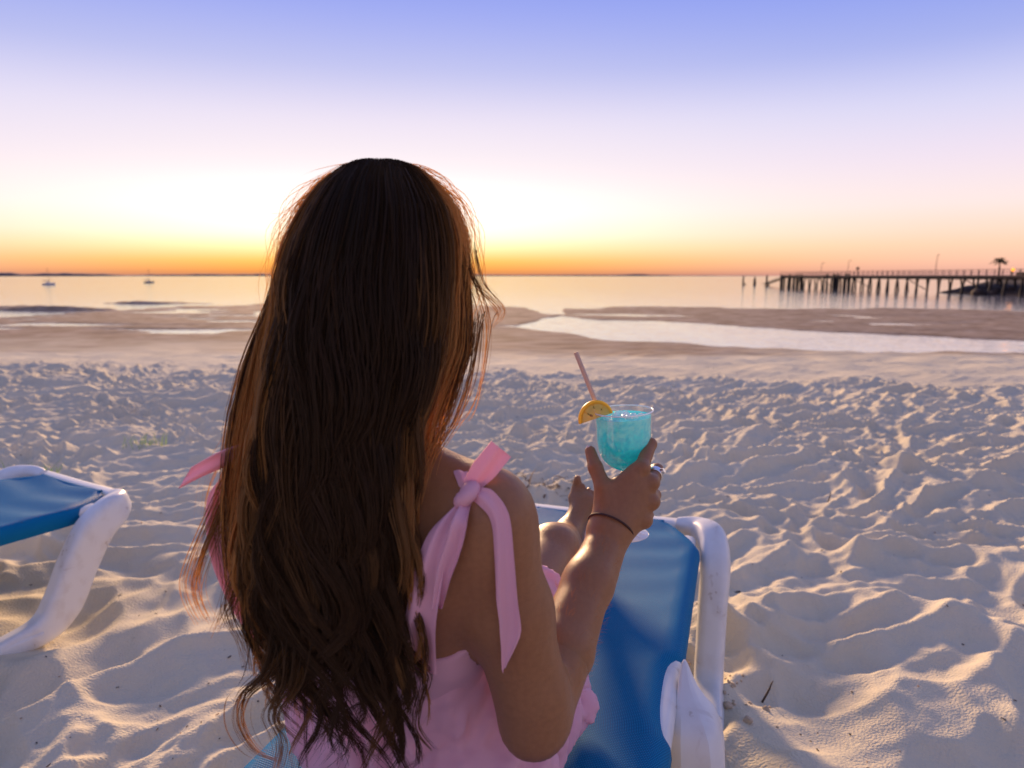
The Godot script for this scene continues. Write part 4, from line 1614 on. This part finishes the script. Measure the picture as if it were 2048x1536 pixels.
func hair(root: Node3D) -> void:
	rng.seed = 99
	# the dark mass underneath
	var core := MB.new()
	core.col = Color(0.010, 0.010, 0.012)
	var rings := []
	for j in 44:
		var t := j / 43.0
		var y := lerpf(1.2125, 0.70, t)
		var grow := 0.93 - 0.33 * smoothstep(0.22, 0.5, t) - 0.35 * smoothstep(0.7, 1.0, t)
		var ring := PackedVector3Array()
		for k in 40:
			ring.append(mane_point(y, TAU * k / 40.0, grow) + Vector3(0, 0, -0.006))
		rings.append(ring)
	core.loft(rings)
	obj("hair_mass", core, M.hair, root)

	var b := MB.new()
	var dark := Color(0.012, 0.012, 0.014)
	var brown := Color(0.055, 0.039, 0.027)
	var glow_gold := Color(0.92, 0.76, 0.42)  # hair highlights, with the backlit sunset glow painted in
	var axis := Vector3(-0.16, 0, -0.73)
	for q in 300:
		var phi := deg_to_rad(rng.randf_range(-118.0, 118.0))
		if q < 110:
			phi = deg_to_rad(rng.randf_range(-75.0, 75.0))
		var side := absf(sin(phi))
		var layer := lerpf(0.84 if side < 0.85 else 0.72, 1.02, pow(rng.randf(), 0.6))
		var stop := rng.randf_range(0.66, 0.74) if rng.randf() < 0.7 else rng.randf_range(0.57, 0.66)
		if phi < -1.2:
			stop = rng.randf_range(0.70, 0.84)
		elif phi < -0.8:
			stop = rng.randf_range(0.64, 0.80)
		elif phi > 1.25:
			stop = rng.randf_range(0.80, 0.98)
		elif phi > 0.75:
			stop = rng.randf_range(0.66, 0.84)
		var amp := rng.randf_range(0.004, 0.016)
		var curl := rng.randf_range(0.008, 0.03)
		var turns := rng.randf_range(7.0, 11.0)
		var ph := rng.randf() * TAU
		var light := clampf(rng.randf() * rng.randf() * 0.45 + smoothstep(0.5 if phi < 0.0 else 0.62, 1.0, side) * 0.9, 0.0, 1.0)  # sides, most of all the left, coloured lighter to paint the glow
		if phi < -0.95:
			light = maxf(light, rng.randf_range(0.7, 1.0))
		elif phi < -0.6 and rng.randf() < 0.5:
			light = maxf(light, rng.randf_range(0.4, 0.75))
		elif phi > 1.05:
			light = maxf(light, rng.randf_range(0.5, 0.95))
		var c0 := dark.lerp(brown, light * 0.9).lerp(glow_gold, maxf(0.0, light - 0.6) * 0.6)
		var c1 := dark.lerp(brown, 0.6).lerp(glow_gold, clampf(light * 1.0 - 0.2, 0.03, 1.0))
		var bulge := rng.randfn(0.0, 0.03)
		var fat := rng.randf_range(0.5, 1.5)
		var drift := rng.randf_range(-0.16, 0.16)
		var count := 36 if side < 0.85 else (20 if side < 0.96 else 12)
		var pts := 30
		for s in count:
			var ox := rng.randfn(0.0, 0.075 * fat)
			var od := rng.randfn(0.0, 0.022)
			var end := stop + rng.randfn(0.0, 0.018)
			var start := 1.2175 - absf(rng.randfn(0.0, 0.012))
			var own := rng.randf() * 0.7
			var p := PackedVector3Array()
			for k in pts:
				var t := k / (pts - 1.0)
				var y := lerpf(start, end, pow(t, 1.25) * 0.75 + t * 0.25)
				var gather := 1.0 - 0.78 * smoothstep(0.35, 1.0, t)
				var v := mane_point(y, phi + ox * gather + drift * t, clampf(layer + od * gather + bulge * sin(t * 5.0 + ph) * t, 0.74, 1.07))
				var fall := 1.2 - y
				var wv := amp * smoothstep(0.1, 0.5, t) + curl * pow(t, 3.0)
				var arg := fall * turns * TAU * 0.5 + ph + own * 0.5
				v += Vector3(cos(phi) * sin(arg) * wv, 0, sin(phi) * sin(arg) * wv * 0.6 + cos(arg * 0.9) * wv * 0.45)
				p.append(v)
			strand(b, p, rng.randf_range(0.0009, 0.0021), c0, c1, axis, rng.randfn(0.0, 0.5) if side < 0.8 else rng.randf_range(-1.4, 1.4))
	# loose single hairs round the outline
	for q in 420:
		var phi := deg_to_rad((-1.0 if rng.randf() < 0.5 else 1.0) * rng.randf_range(62.0, 112.0))
		var end := rng.randf_range(0.68, 1.15)
		var start := 1.219 - absf(rng.randfn(0.0, 0.03))
		var push := minf(absf(rng.randfn(0.0, 0.035)), 0.06) + 0.01
		var ph := rng.randf() * TAU
		var p := PackedVector3Array()
		for k in 22:
			var t := k / 21.0
			var v := mane_point(lerpf(start, end, t), phi + sin(t * 4.0 + ph) * 0.07, 1.0 + push * sin(t * PI * 0.9) + sin(t * 17.0 + ph) * 0.008)
			p.append(v + Vector3(0, push * 0.12 * sin(t * PI), 0))
		strand(b, p, rng.randf_range(0.0003, 0.0006), brown.lerp(glow_gold, 0.6), glow_gold, axis, rng.randfn(0.0, 0.8))
	# thin outer hair that the light comes through: spreading at the left, less at the right
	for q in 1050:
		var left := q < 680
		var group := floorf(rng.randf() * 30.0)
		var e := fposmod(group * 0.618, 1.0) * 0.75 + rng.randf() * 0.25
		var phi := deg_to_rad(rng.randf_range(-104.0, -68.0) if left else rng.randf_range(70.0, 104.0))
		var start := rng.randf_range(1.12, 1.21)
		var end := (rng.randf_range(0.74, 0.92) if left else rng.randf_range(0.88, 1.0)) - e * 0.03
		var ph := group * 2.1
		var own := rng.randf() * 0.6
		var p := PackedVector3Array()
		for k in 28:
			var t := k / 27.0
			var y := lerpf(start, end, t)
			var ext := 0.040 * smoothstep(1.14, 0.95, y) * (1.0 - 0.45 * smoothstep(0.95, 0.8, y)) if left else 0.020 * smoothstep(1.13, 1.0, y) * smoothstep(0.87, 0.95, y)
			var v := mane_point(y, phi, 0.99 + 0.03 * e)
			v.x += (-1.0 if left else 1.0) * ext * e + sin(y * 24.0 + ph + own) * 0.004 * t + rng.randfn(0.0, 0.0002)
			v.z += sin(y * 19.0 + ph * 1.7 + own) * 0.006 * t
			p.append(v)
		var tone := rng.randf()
		var root_tone := brown.lerp(glow_gold, 0.1 + 0.35 * tone)  # fringe colour also carries some painted backlight
		var tip_tone := glow_gold.lerp(brown, 0.2 * tone)
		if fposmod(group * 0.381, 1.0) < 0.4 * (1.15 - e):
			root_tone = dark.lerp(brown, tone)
			tip_tone = brown.lerp(glow_gold, 0.3 * tone)
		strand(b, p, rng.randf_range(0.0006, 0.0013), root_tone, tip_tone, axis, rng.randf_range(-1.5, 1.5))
	# a fringe of stray hairs all round the crown
	for q in 700:
		var phi := deg_to_rad((-1.0 if rng.randf() < 0.5 else 1.0) * rng.randf_range(66.0, 112.0))
		var start := 1.219 - absf(rng.randfn(0.0, 0.02))
		var end := rng.randf_range(1.0, 1.14)
		var out := absf(rng.randfn(0.0, 0.035 if q % 5 < 3 else 0.11)) + 0.004
		var ph := rng.randf() * TAU
		var p := PackedVector3Array()
		for k in 20:
			var t := k / 19.0
			var v := mane_point(lerpf(start, end, t), phi, 1.0 + out * sin(t * PI * (0.95 if q % 2 == 0 else 0.6)) + (0.006 + out * 0.12) * sin(t * 13.0 + ph))
			v.y += out * 0.10 * sin(t * PI) * (1.0 - t)
			p.append(v)
		strand(b, p, rng.randf_range(0.0004, 0.0009), brown.lerp(glow_gold, 0.5), glow_gold, axis, rng.randf_range(-1.5, 1.5))
	# locks that the breeze has lifted: path, hairs, spread at the root and tip
	var locks := [
		[[Vector3(-0.048, 1.13, -0.735), Vector3(-0.038, 1.095, -0.74), Vector3(-0.024, 1.078, -0.745), Vector3(-0.014, 1.066, -0.745), Vector3(-0.013, 1.058, -0.742), Vector3(-0.022, 1.045, -0.74)], 34, 0.012, 0.005, 0.7],
		[[Vector3(-0.046, 1.11, -0.73), Vector3(-0.036, 1.085, -0.74), Vector3(-0.028, 1.05, -0.742), Vector3(-0.032, 1.0, -0.735), Vector3(-0.045, 0.955, -0.725), Vector3(-0.075, 0.93, -0.715)], 18, 0.008, 0.006, 0.8],
		[[Vector3(-0.042, 1.06, -0.725), Vector3(-0.048, 1.0, -0.72), Vector3(-0.062, 0.955, -0.71), Vector3(-0.085, 0.915, -0.69), Vector3(-0.095, 0.87, -0.665)], 46, 0.014, 0.006, 0.8],
		[[Vector3(-0.262, 0.96, -0.73), Vector3(-0.298, 0.88, -0.70), Vector3(-0.325, 0.81, -0.68), Vector3(-0.331, 0.775, -0.675), Vector3(-0.318, 0.742, -0.672)], 50, 0.008, 0.006, 0.75],
		[[Vector3(-0.265, 0.93, -0.72), Vector3(-0.298, 0.85, -0.69), Vector3(-0.287, 0.79, -0.675), Vector3(-0.297, 0.755, -0.67), Vector3(-0.306, 0.735, -0.668)], 36, 0.008, 0.005, 0.6],
		[[Vector3(-0.247, 1.02, -0.74), Vector3(-0.275, 0.95, -0.72), Vector3(-0.307, 0.89, -0.70), Vector3(-0.312, 0.83, -0.69)], 40, 0.007, 0.010, 0.9],
		[[Vector3(-0.26, 0.82, -0.68), Vector3(-0.285, 0.765, -0.668), Vector3(-0.272, 0.725, -0.662), Vector3(-0.268, 0.69, -0.66)], 40, 0.012, 0.004, 0.45],
		[[Vector3(-0.235, 0.75, -0.655), Vector3(-0.252, 0.70, -0.655), Vector3(-0.278, 0.672, -0.655), Vector3(-0.283, 0.64, -0.655), Vector3(-0.268, 0.61, -0.655), Vector3(-0.245, 0.60, -0.655)], 34, 0.009, 0.003, 0.3],
		[[Vector3(-0.22, 0.74, -0.65), Vector3(-0.228, 0.69, -0.65), Vector3(-0.248, 0.655, -0.65), Vector3(-0.24, 0.62, -0.65), Vector3(-0.252, 0.57, -0.655)], 34, 0.010, 0.003, 0.3],
		[[Vector3(-0.12, 0.76, -0.65), Vector3(-0.105, 0.72, -0.652), Vector3(-0.087, 0.69, -0.66), Vector3(-0.096, 0.655, -0.665), Vector3(-0.099, 0.625, -0.67), Vector3(-0.082, 0.595, -0.675)], 22, 0.008, 0.002, 0.15],
		[[Vector3(-0.13, 0.75, -0.65), Vector3(-0.112, 0.71, -0.65), Vector3(-0.105, 0.675, -0.655), Vector3(-0.122, 0.645, -0.66), Vector3(-0.128, 0.6, -0.665)], 28, 0.009, 0.003, 0.12],
		[[Vector3(-0.15, 0.74, -0.645), Vector3(-0.14, 0.69, -0.647), Vector3(-0.127, 0.66, -0.65), Vector3(-0.14, 0.625, -0.655), Vector3(-0.16, 0.58, -0.66)], 34, 0.010, 0.003, 0.12],
	]
	for l in locks:
		var core_path := curve(l[0], 30)
		for s in l[1]:
			var off := Vector3(rng.randfn(), rng.randfn() * 0.3, rng.randfn() * 0.7)
			var wob := rng.randf() * TAU
			var p := PackedVector3Array()
			var trim := rng.randf_range(0.82, 1.0)
			for k in 30:
				var t := k / 29.0
				var at := t * trim * 29.0
				var i := mini(int(at), 28)
				p.append(core_path[i].lerp(core_path[i + 1], at - i) + off * lerpf(l[2], l[3], sqrt(t)) + Vector3(sin(t * 9.0 + wob), 0, cos(t * 8.0 + wob)) * 0.0015)
			strand(b, p, rng.randf_range(0.0007, 0.0016), dark.lerp(brown, l[4]), brown.lerp(glow_gold, l[4]), axis, rng.randfn(0.0, 0.5))
	b.uv.resize(b.v.size())
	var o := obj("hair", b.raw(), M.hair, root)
	o.set_meta("kind", "stuff")


# ---------------------------------------------------------------- the drink
func drink() -> void:
	var base := Vector3(0.1683, 0.0, -1.0312)
	var low := 0.702
	var rim := 0.8985
	var foot := base + Vector3(0, low, 0)
	var lean := Basis(Vector3.BACK, 0.058)
	var g := thing("goblet", "clear stemmed plastic goblet held up in the woman's right hand", "goblet", foot)
	var high := rim - low
	foot += Vector3(0.0114, 0.0, 0.0)
	g.position = foot
	g.basis = lean
	# bowl: outer wall down, inner wall up
	var outer := [[0.0455, high], [0.0446, high - 0.004], [0.0430, high - 0.016], [0.0424, high - 0.028], [0.0427, high - 0.04], [0.0425, high - 0.05], [0.0405, high - 0.062], [0.0355, high - 0.074], [0.0265, high - 0.084], [0.015, high - 0.0905], [0.0065, high - 0.094]]
	var prof := PackedVector2Array()
	for q in outer:
		prof.append(Vector2(q[0], q[1]))
	var b := MB.new()
	var pr := PackedVector2Array()
	for k in range(outer.size() - 1, -1, -1):
		pr.append(prof[k])
	for k in outer.size():
		pr.append(Vector2(maxf(prof[k].x - 0.0013, 0.0006), prof[k].y + (0.0004 if k == 0 else 0.0013)))
	b.lathe(pr, 64)
	obj("bowl", b, M.clear, g)
	b = MB.new()
	var rimp := []
	for k in 65:
		var a := TAU * k / 64.0
		var ring := PackedVector3Array()
		for i in 8:
			var t := TAU * i / 8.0
			ring.append(Vector3(cos(a) * (0.0450 + cos(t) * 0.0011), high + sin(t) * 0.0012, sin(a) * (0.0450 + cos(t) * 0.0011)))
		rimp.append(ring)
	var from := b.ix.size()
	b.grid(rimp, true)
	b.orient(from)
	obj("rim", b, M.foot, g)
	b = MB.new()
	b.lathe(PackedVector2Array([Vector2(0.0062, high - 0.094), Vector2(0.0045, high - 0.105), Vector2(0.0042, 0.03), Vector2(0.0055, 0.012), Vector2(0.011, 0.006)]), 24)
	obj("stem", b, M.lip, g)
	b = MB.new()
	b.lathe(PackedVector2Array([Vector2(0.011, 0.006), Vector2(0.022, 0.0042), Vector2(0.031, 0.0025), Vector2(0.0335, 0.0008), Vector2(0.0325, -0.0006), Vector2(0.02, 0.0008), Vector2(0.0005, 0.002)]), 48)
	obj("base", b, M.foot, g)
	for k in 12:
		b = MB.new()
		var a := TAU * k / 12.0
		b.tube(pack([Vector3(cos(a) * 0.012, 0.0062, sin(a) * 0.012), Vector3(cos(a) * 0.029, 0.0034, sin(a) * 0.029)]), [0.0006, 0.0005], 5)
		obj("rib", b, M.foot, g)
	# the drink itself: deep turquoise below, pale with crushed ice above
	var n := FastNoiseLite.new()
	n.seed = 71
	n.frequency = 130.0
	n.fractal_octaves = 4
	b = MB.new()
	var deep := Color(0.0, 0.66, 0.80)
	var mid := Color(0.01, 0.93, 0.95)
	var pale := Color(0.45, 0.97, 0.94)
	var rows := []
	var cols := PackedColorArray()
	var level := high - 0.008
	for j in 44:
		var y := lerpf(high - 0.0922, level, j / 43.0)
		var k := 0
		while k < outer.size() - 2 and outer[k + 1][1] > y:
			k += 1
		var t: float = clampf((outer[k][1] - y) / (outer[k][1] - outer[k + 1][1]), 0, 1)
		var r: float = maxf(lerpf(outer[k][0], outer[k + 1][0], t) - 0.0022, 0.001)
		var ring := PackedVector3Array()
		for i in 96:
			var a := TAU * i / 96.0
			var p := Vector3(cos(a) * r, y, sin(a) * r)
			ring.append(p)
			var v := n.get_noise_3dv(p)
			var up := (y - (level - 0.036)) / 0.036 + n.get_noise_3dv(p * 0.25) * 0.8 + cos(a - 0.5) * 0.3
			var c := deep.lerp(mid, clampf(0.6 + v * 0.9, 0.0, 1.0)).lerp(pale, smoothstep(0.1, 0.9, up) * clampf(0.85 + v * 0.9, 0.0, 1.0))
			cols.append(c)
		cols.append(cols[cols.size() - 96])
		rows.append(ring)
	b.grid(rows, true)
	b.c = cols
	b.col = mid.lerp(deep, 0.4)
	b.fan(rows[43], true)
	b.fan(rows[0], false)
	b.orient(0)
	var d := obj("blue_drink", b, M.drink)
	d.position = foot
	d.basis = lean
	tag(d, "icy turquoise drink filling the goblet", "drink")
	# ice
	for k in 9:
		b = MB.new()
		var a := rng.randf() * TAU
		var r := sqrt(rng.randf()) * 0.028
		if k == 0:
			r = 0.006
		var bs := Basis(Vector3(rng.randfn(), rng.randfn(), rng.randfn()).normalized(), rng.randf() * TAU)
		var s := rng.randf_range(0.008, 0.014)
		b.box(Vector3.ZERO, Vector3(s, s * rng.randf_range(0.6, 1.0), s * rng.randf_range(0.8, 1.3)), s * 0.22, bs)
		var o := obj("ice_cube", b, M.ice)
		o.position = foot + lean * Vector3(0.006 + cos(a) * r, level + 0.001, sin(a) * r)
		tag(o, "clear lump of ice floating at the top of the turquoise drink", "ice cube", "lumps of ice in the drink")
	# straw
	b = MB.new()
	var s0 := Vector3(0.0978, 0.9842, -1.0575)
	var s1 := Vector3(0.127, 0.9125, -1.0485)
	var dir := (s1 - s0).normalized()
	b.tube(pack([s0, s0.lerp(s1, 0.3), s1, s1 + dir * 0.05]), [0.0036, 0.0036, 0.0036, 0.0036], 16)
	var st := obj("paper_straw", b, M.straw)
	tag(st, "pale pink paper straw leaning left out of the goblet", "straw")
	# half slice of lemon on the rim
	var lm := thing("lemon_slice", "half slice of lemon stuck on the goblet's left rim", "lemon", Vector3(0.1262, 0.8885, -1.0225))
	var tilt := Basis(Vector3.UP, 0.25) * Basis(Vector3.BACK, 0.27)
	lm.basis = tilt
	b = MB.new()
	var rr := []
	for e in [[0.0262, -0.0028], [0.0275, -0.0018], [0.0275, 0.0018], [0.0262, 0.0028]]:
		var ring := PackedVector3Array()
		for k in 33:
			var a := PI * k / 32.0
			ring.append(Vector3(cos(a) * e[0], sin(a) * e[0], e[1]))
		for k in 33:
			var a := PI * (32 - k) / 32.0
			ring.append(Vector3(cos(a) * 0.0245, sin(a) * 0.0245, e[1]))
		rr.append(ring)
	b.loft(rr)
	obj("rind", b, M.rind, lm)
	b = MB.new()
	rr = []
	for z in [-0.0027, 0.0027]:
		var ring := PackedVector3Array()
		for k in 33:
			var a := PI * k / 32.0
			ring.append(Vector3(cos(a) * 0.0244, sin(a) * 0.0244, z))
		rr.append(ring)
	b.loft(rr)
	obj("pith", b, M.pith, lm)
	for k in 4:
		b = MB.new()
		rr = []
		for z in [-0.0029, -0.0022, 0.0022, 0.0029]:
			var inset := 0.0006 if absf(z) > 0.0025 else 0.0
			var a0 := PI * k / 4.0 + 0.03
			var a1 := PI * (k + 1) / 4.0 - 0.03
			var ring := PackedVector3Array()
			var c := Vector3(cos((a0 + a1) / 2.0), sin((a0 + a1) / 2.0), 0) * 0.0012
			ring.append(c + Vector3(0, 0, z))
			for i in 9:
				var a := lerpf(a0, a1, i / 8.0)
				ring.append(Vector3(cos(a), sin(a), 0) * (0.0228 - inset) + Vector3(0, 0, z))
			rr.append(ring)
		b.loft(rr)
		obj("segment", b, M.flesh, lm)
	b = MB.new()
	b.lathe(PackedVector2Array([Vector2(0.0002, -0.003), Vector2(0.0014, -0.001), Vector2(0.0016, 0.001), Vector2(0.0002, 0.0034)]), 10)
	var pip := obj("seed", b, M.pip, lm)
	pip.position = Vector3(-0.007, 0.007, 0.003)
	pip.rotation.z = 0.8


func materials() -> void:
	M.sand = StandardMaterial3D.new()
	M.sand.vertex_color_use_as_albedo = true
	M.sand.roughness = 0.95
	M.sand.metallic_specular = 0.25
	M.sand.heightmap_enabled = true
	M.sand.heightmap_texture = noise_image(512, 41, 0.09, 4, 0.0, 1.0)
	M.sand.heightmap_scale = 0.35
	M.sand.uv1_triplanar = true
	M.sand.uv1_world_triplanar = true
	M.sand.uv1_scale = Vector3.ONE * 2.3
	M.water = paint(1, 1, 1, 0.08)
	M.water.vertex_color_use_as_albedo = true
	M.water.metallic_specular = 0.9
	M.water.normal_enabled = true
	M.water.normal_texture = noise_image(512, 42, 0.02, 4, 0.0, 1.0, 6.0)
	M.water.normal_scale = 0.17
	M.water.uv1_triplanar = true
	M.water.uv1_world_triplanar = true
	M.water.uv1_scale = Vector3(0.09, 0.09, 0.22)
	M.hill = paint(0.07, 0.045, 0.07, 0.95)  # purple of the hazy air painted into the land colour
	M.timber = paint(0.045, 0.035, 0.03, 0.85)
	M.timber_pale = paint(0.12, 0.09, 0.075, 0.85)
	M.pile = paint(0.025, 0.021, 0.02, 0.85)
	M.pile_pale = paint(0.09, 0.065, 0.045, 0.85)
	M.rail = paint(0.16, 0.11, 0.10, 0.8)
	M.rock = paint(0.055, 0.04, 0.035, 0.95)
	M.palm = paint(0.035, 0.05, 0.02, 0.7)
	M.hull_dark = paint(0.03, 0.06, 0.13, 0.4)
	M.hull_pale = paint(0.6, 0.6, 0.62, 0.5)
	M.plastic = paint(0.74, 0.73, 0.70, 0.38)
	M.plastic.albedo_texture = stain_image()
	M.plastic.uv1_triplanar = true
	M.plastic.uv1_scale = Vector3.ONE * 2.3
	M.sling = sling_paint()
	M.litter = StandardMaterial3D.new()
	M.litter.vertex_color_use_as_albedo = true
	M.litter.roughness = 0.9
	M.grass = paint(0.13, 0.2, 0.05, 0.7)
	M.grass.backlight_enabled = true
	M.grass.backlight = Color(0.5, 0.6, 0.3)
	M.clod = paint(0.50, 0.39, 0.27, 0.95)
	M.skin = paint(0.33, 0.15, 0.066, 0.42)
	M.skin.metallic_specular = 0.4
	M.skin.heightmap_enabled = true
	M.skin.heightmap_texture = noise_image(256, 43, 0.12, 3, 0.0, 1.0)
	M.skin.heightmap_scale = 0.03
	M.skin.uv1_triplanar = true
	M.skin.uv1_world_triplanar = true
	M.skin.uv1_scale = Vector3.ONE * 22.0
	M.skin.albedo_texture = noise_image(256, 44, 0.02, 5, 0.9, 1.0)
	M.skin.subsurf_scatter_enabled = true
	M.skin.albedo_texture = noise_image(256, 44, 0.02, 5, 0.9, 1.0)
	M.skin.subsurf_scatter_strength = 0.12
	M.cloth = paint(0.82, 0.47, 0.57, 0.8)
	M.cloth.backlight_enabled = true
	M.cloth.backlight = Color(0.7, 0.5, 0.55)
	M.cloth.rim_enabled = true
	M.cloth.rim = 0.3
	M.cloth.heightmap_enabled = true
	M.cloth.heightmap_texture = weave_image()
	M.cloth.heightmap_scale = 0.012
	M.cloth.uv1_triplanar = true
	M.cloth.uv1_world_triplanar = true
	M.cloth.uv1_scale = Vector3.ONE * 30.0
	M.tie = paint(0.05, 0.016, 0.012, 0.7)
	M.eye_white = paint(0.75, 0.72, 0.70, 0.2)
	M.iris = paint(0.03, 0.018, 0.010, 0.4)
	M.lips = paint(0.42, 0.13, 0.11, 0.4)
	M.silver = paint(0.75, 0.75, 0.76, 0.2, 1.0)
	M.nail = paint(0.75, 0.55, 0.48, 0.25)
	M.clear = paint(0.9, 0.97, 1.0, 0.06)
	M.clear.albedo_color.a = 0.015
	M.clear.transparency = BaseMaterial3D.TRANSPARENCY_ALPHA
	M.lip = paint(0.92, 0.95, 0.97, 0.08)
	M.lip.albedo_color.a = 0.1
	M.lip.transparency = BaseMaterial3D.TRANSPARENCY_ALPHA
	M.foot = paint(0.92, 0.95, 0.97, 0.1)
	M.foot.albedo_color.a = 0.5
	M.foot.transparency = BaseMaterial3D.TRANSPARENCY_ALPHA
	M.ice = paint(0.95, 0.98, 1.0, 0.1)
	M.ice.albedo_color.a = 0.35
	M.ice.transparency = BaseMaterial3D.TRANSPARENCY_ALPHA
	M.drink = StandardMaterial3D.new()
	M.drink.vertex_color_use_as_albedo = true
	M.drink.roughness = 0.25
	M.drink.backlight_enabled = true
	M.drink.backlight = Color(1.0, 1.0, 1.0)
	M.straw = paint(0.60, 0.44, 0.35, 0.7)
	M.straw.backlight_enabled = true
	M.straw.backlight = Color(0.4, 0.3, 0.25)
	M.rind = paint(0.95, 0.66, 0.05, 0.4)
	M.pith = paint(0.92, 0.78, 0.35, 0.6)
	M.flesh = paint(0.95, 0.76, 0.20, 0.25)
	for m in [M.rind, M.pith, M.flesh]:
		m.backlight_enabled = true
		m.backlight = Color(0.9, 0.8, 0.5)
	M.pip = paint(0.35, 0.16, 0.04, 0.4)
	M.hair = StandardMaterial3D.new()
	M.hair.vertex_color_use_as_albedo = true
	M.hair.albedo_color = Color(1.0, 0.62, 0.36).linear_to_srgb()
	M.hair.rim_enabled = true
	M.hair.rim = 0.55
	M.hair.rim_tint = 1.0
	M.hair.roughness = 0.55
	M.hair.metallic_specular = 0.3
	M.hair.backlight_enabled = true
	M.hair.backlight = Color(1.0, 0.9, 0.75)


func stain_image() -> ImageTexture:
	var n := FastNoiseLite.new()
	n.seed = 51
	n.frequency = 0.011
	n.fractal_octaves = 5
	var size := 512
	var a := n.get_seamless_image(size, size)
	var im := Image.create(size, size, false, Image.FORMAT_RGB8)
	var white := Color(1, 1, 1)
	var dirt := Color(0.62, 0.52, 0.42)
	for y in size:
		for x in size:
			var v := a.get_pixel(x, y).r
			im.set_pixel(x, y, white.lerp(dirt, smoothstep(0.84, 0.92, v) * 0.5 + smoothstep(0.45, 0.8, v) * 0.1))
	return ImageTexture.create_from_image(im)


func weave_image() -> ImageTexture:
	var im := Image.create(64, 64, false, Image.FORMAT_RGB8)
	for y in 64:
		for x in 64:
			var u := sin(x * TAU / 8.0)
			var w := sin(y * TAU / 8.0)
			var over := ((x / 8) + (y / 8)) % 2 == 0
			var h := 0.5 + 0.5 * (absf(u) if over else absf(w))
			im.set_pixel(x, y, Color(h, h, h))
	return ImageTexture.create_from_image(im)


func sling_paint() -> StandardMaterial3D:
	var m := paint(1, 1, 1, 0.58)
	var im := Image.create(64, 64, false, Image.FORMAT_RGB8)
	var hm := Image.create(64, 64, false, Image.FORMAT_RGB8)
	var deep := Color(0.001, 0.08, 0.20).linear_to_srgb()
	var high := Color(0.006, 0.235, 0.46).linear_to_srgb()
	for y in 64:
		for x in 64:
			var row := y / 8
			var u := fposmod(x + (4 if row % 2 else 0), 8.0) / 8.0
			var w := fposmod(y, 8.0) / 8.0
			var h := pow(sin(PI * u), 0.6) * pow(sin(PI * w), 0.6)
			im.set_pixel(x, y, deep.lerp(high, h))
			hm.set_pixel(x, y, Color(h, h, h))
	m.albedo_texture = ImageTexture.create_from_image(im)
	m.heightmap_enabled = true
	m.heightmap_texture = ImageTexture.create_from_image(hm)
	m.heightmap_scale = 0.045
	m.uv1_scale = Vector3(32.0, 32.0, 1.0)
	m.metallic_specular = 0.18
	return m


func _ready() -> void:
	var cam := Camera3D.new()
	cam.name = "camera"
	cam.fov = 58.0
	cam.near = 0.05
	cam.far = 20000.0
	cam.position = Vector3(0, 1.1, 0)
	cam.rotation_degrees.x = -8.866
	var lens := CameraAttributesPhysical.new()
	lens.frustum_focal_length = 21.649  # 58 degrees upright
	lens.frustum_near = 0.05
	lens.frustum_far = 20000.0
	lens.exposure_aperture = 4.5
	lens.frustum_focus_distance = 1.05
	lens.auto_exposure_enabled = false
	lens.exposure_multiplier = 1.0
	cam.attributes = lens
	add_child(cam)
	cam.current = true
	var env := Environment.new()
	env.background_mode = Environment.BG_SKY
	var pano := PanoramaSkyMaterial.new()
	pano.panorama = sky_image(-11.4)
	env.sky = Sky.new()
	env.sky.sky_material = pano
	env.tonemap_mode = Environment.TONE_MAPPER_LINEAR
	env.tonemap_exposure = 1.26
	env.sdfgi_enabled = true
	env.ssao_enabled = true
	env.ssil_enabled = true
	var we := WorldEnvironment.new()
	we.name = "world"
	we.environment = env
	add_child(we)
	var sun := DirectionalLight3D.new()
	sun.name = "sun"
	sun.light_color = Color(1.0, 0.82, 0.62)
	sun.light_energy = 1.6
	sun.light_angular_distance = 9.0
	sun.rotation_degrees = Vector3(-13.0, 180.0 + 11.4, 0)
	sun.shadow_enabled = true
	add_child(sun)

	rng.seed = 7
	setup_noise()
	materials()
	beach()
	water()
	far_land()
	jetty()
	bank()
	boats()
	lounger("blue sling lounger with white plastic frame that the woman sits on", Vector3(0.268, 0, -2.05), deg_to_rad(-18.0), 0.004)
	lounger("empty blue sling lounger with white plastic frame at the left edge", Vector3(-1.615, -0.018, -2.44), deg_to_rad(-31.0), 0.006)
	litter()
	person()
	drink()
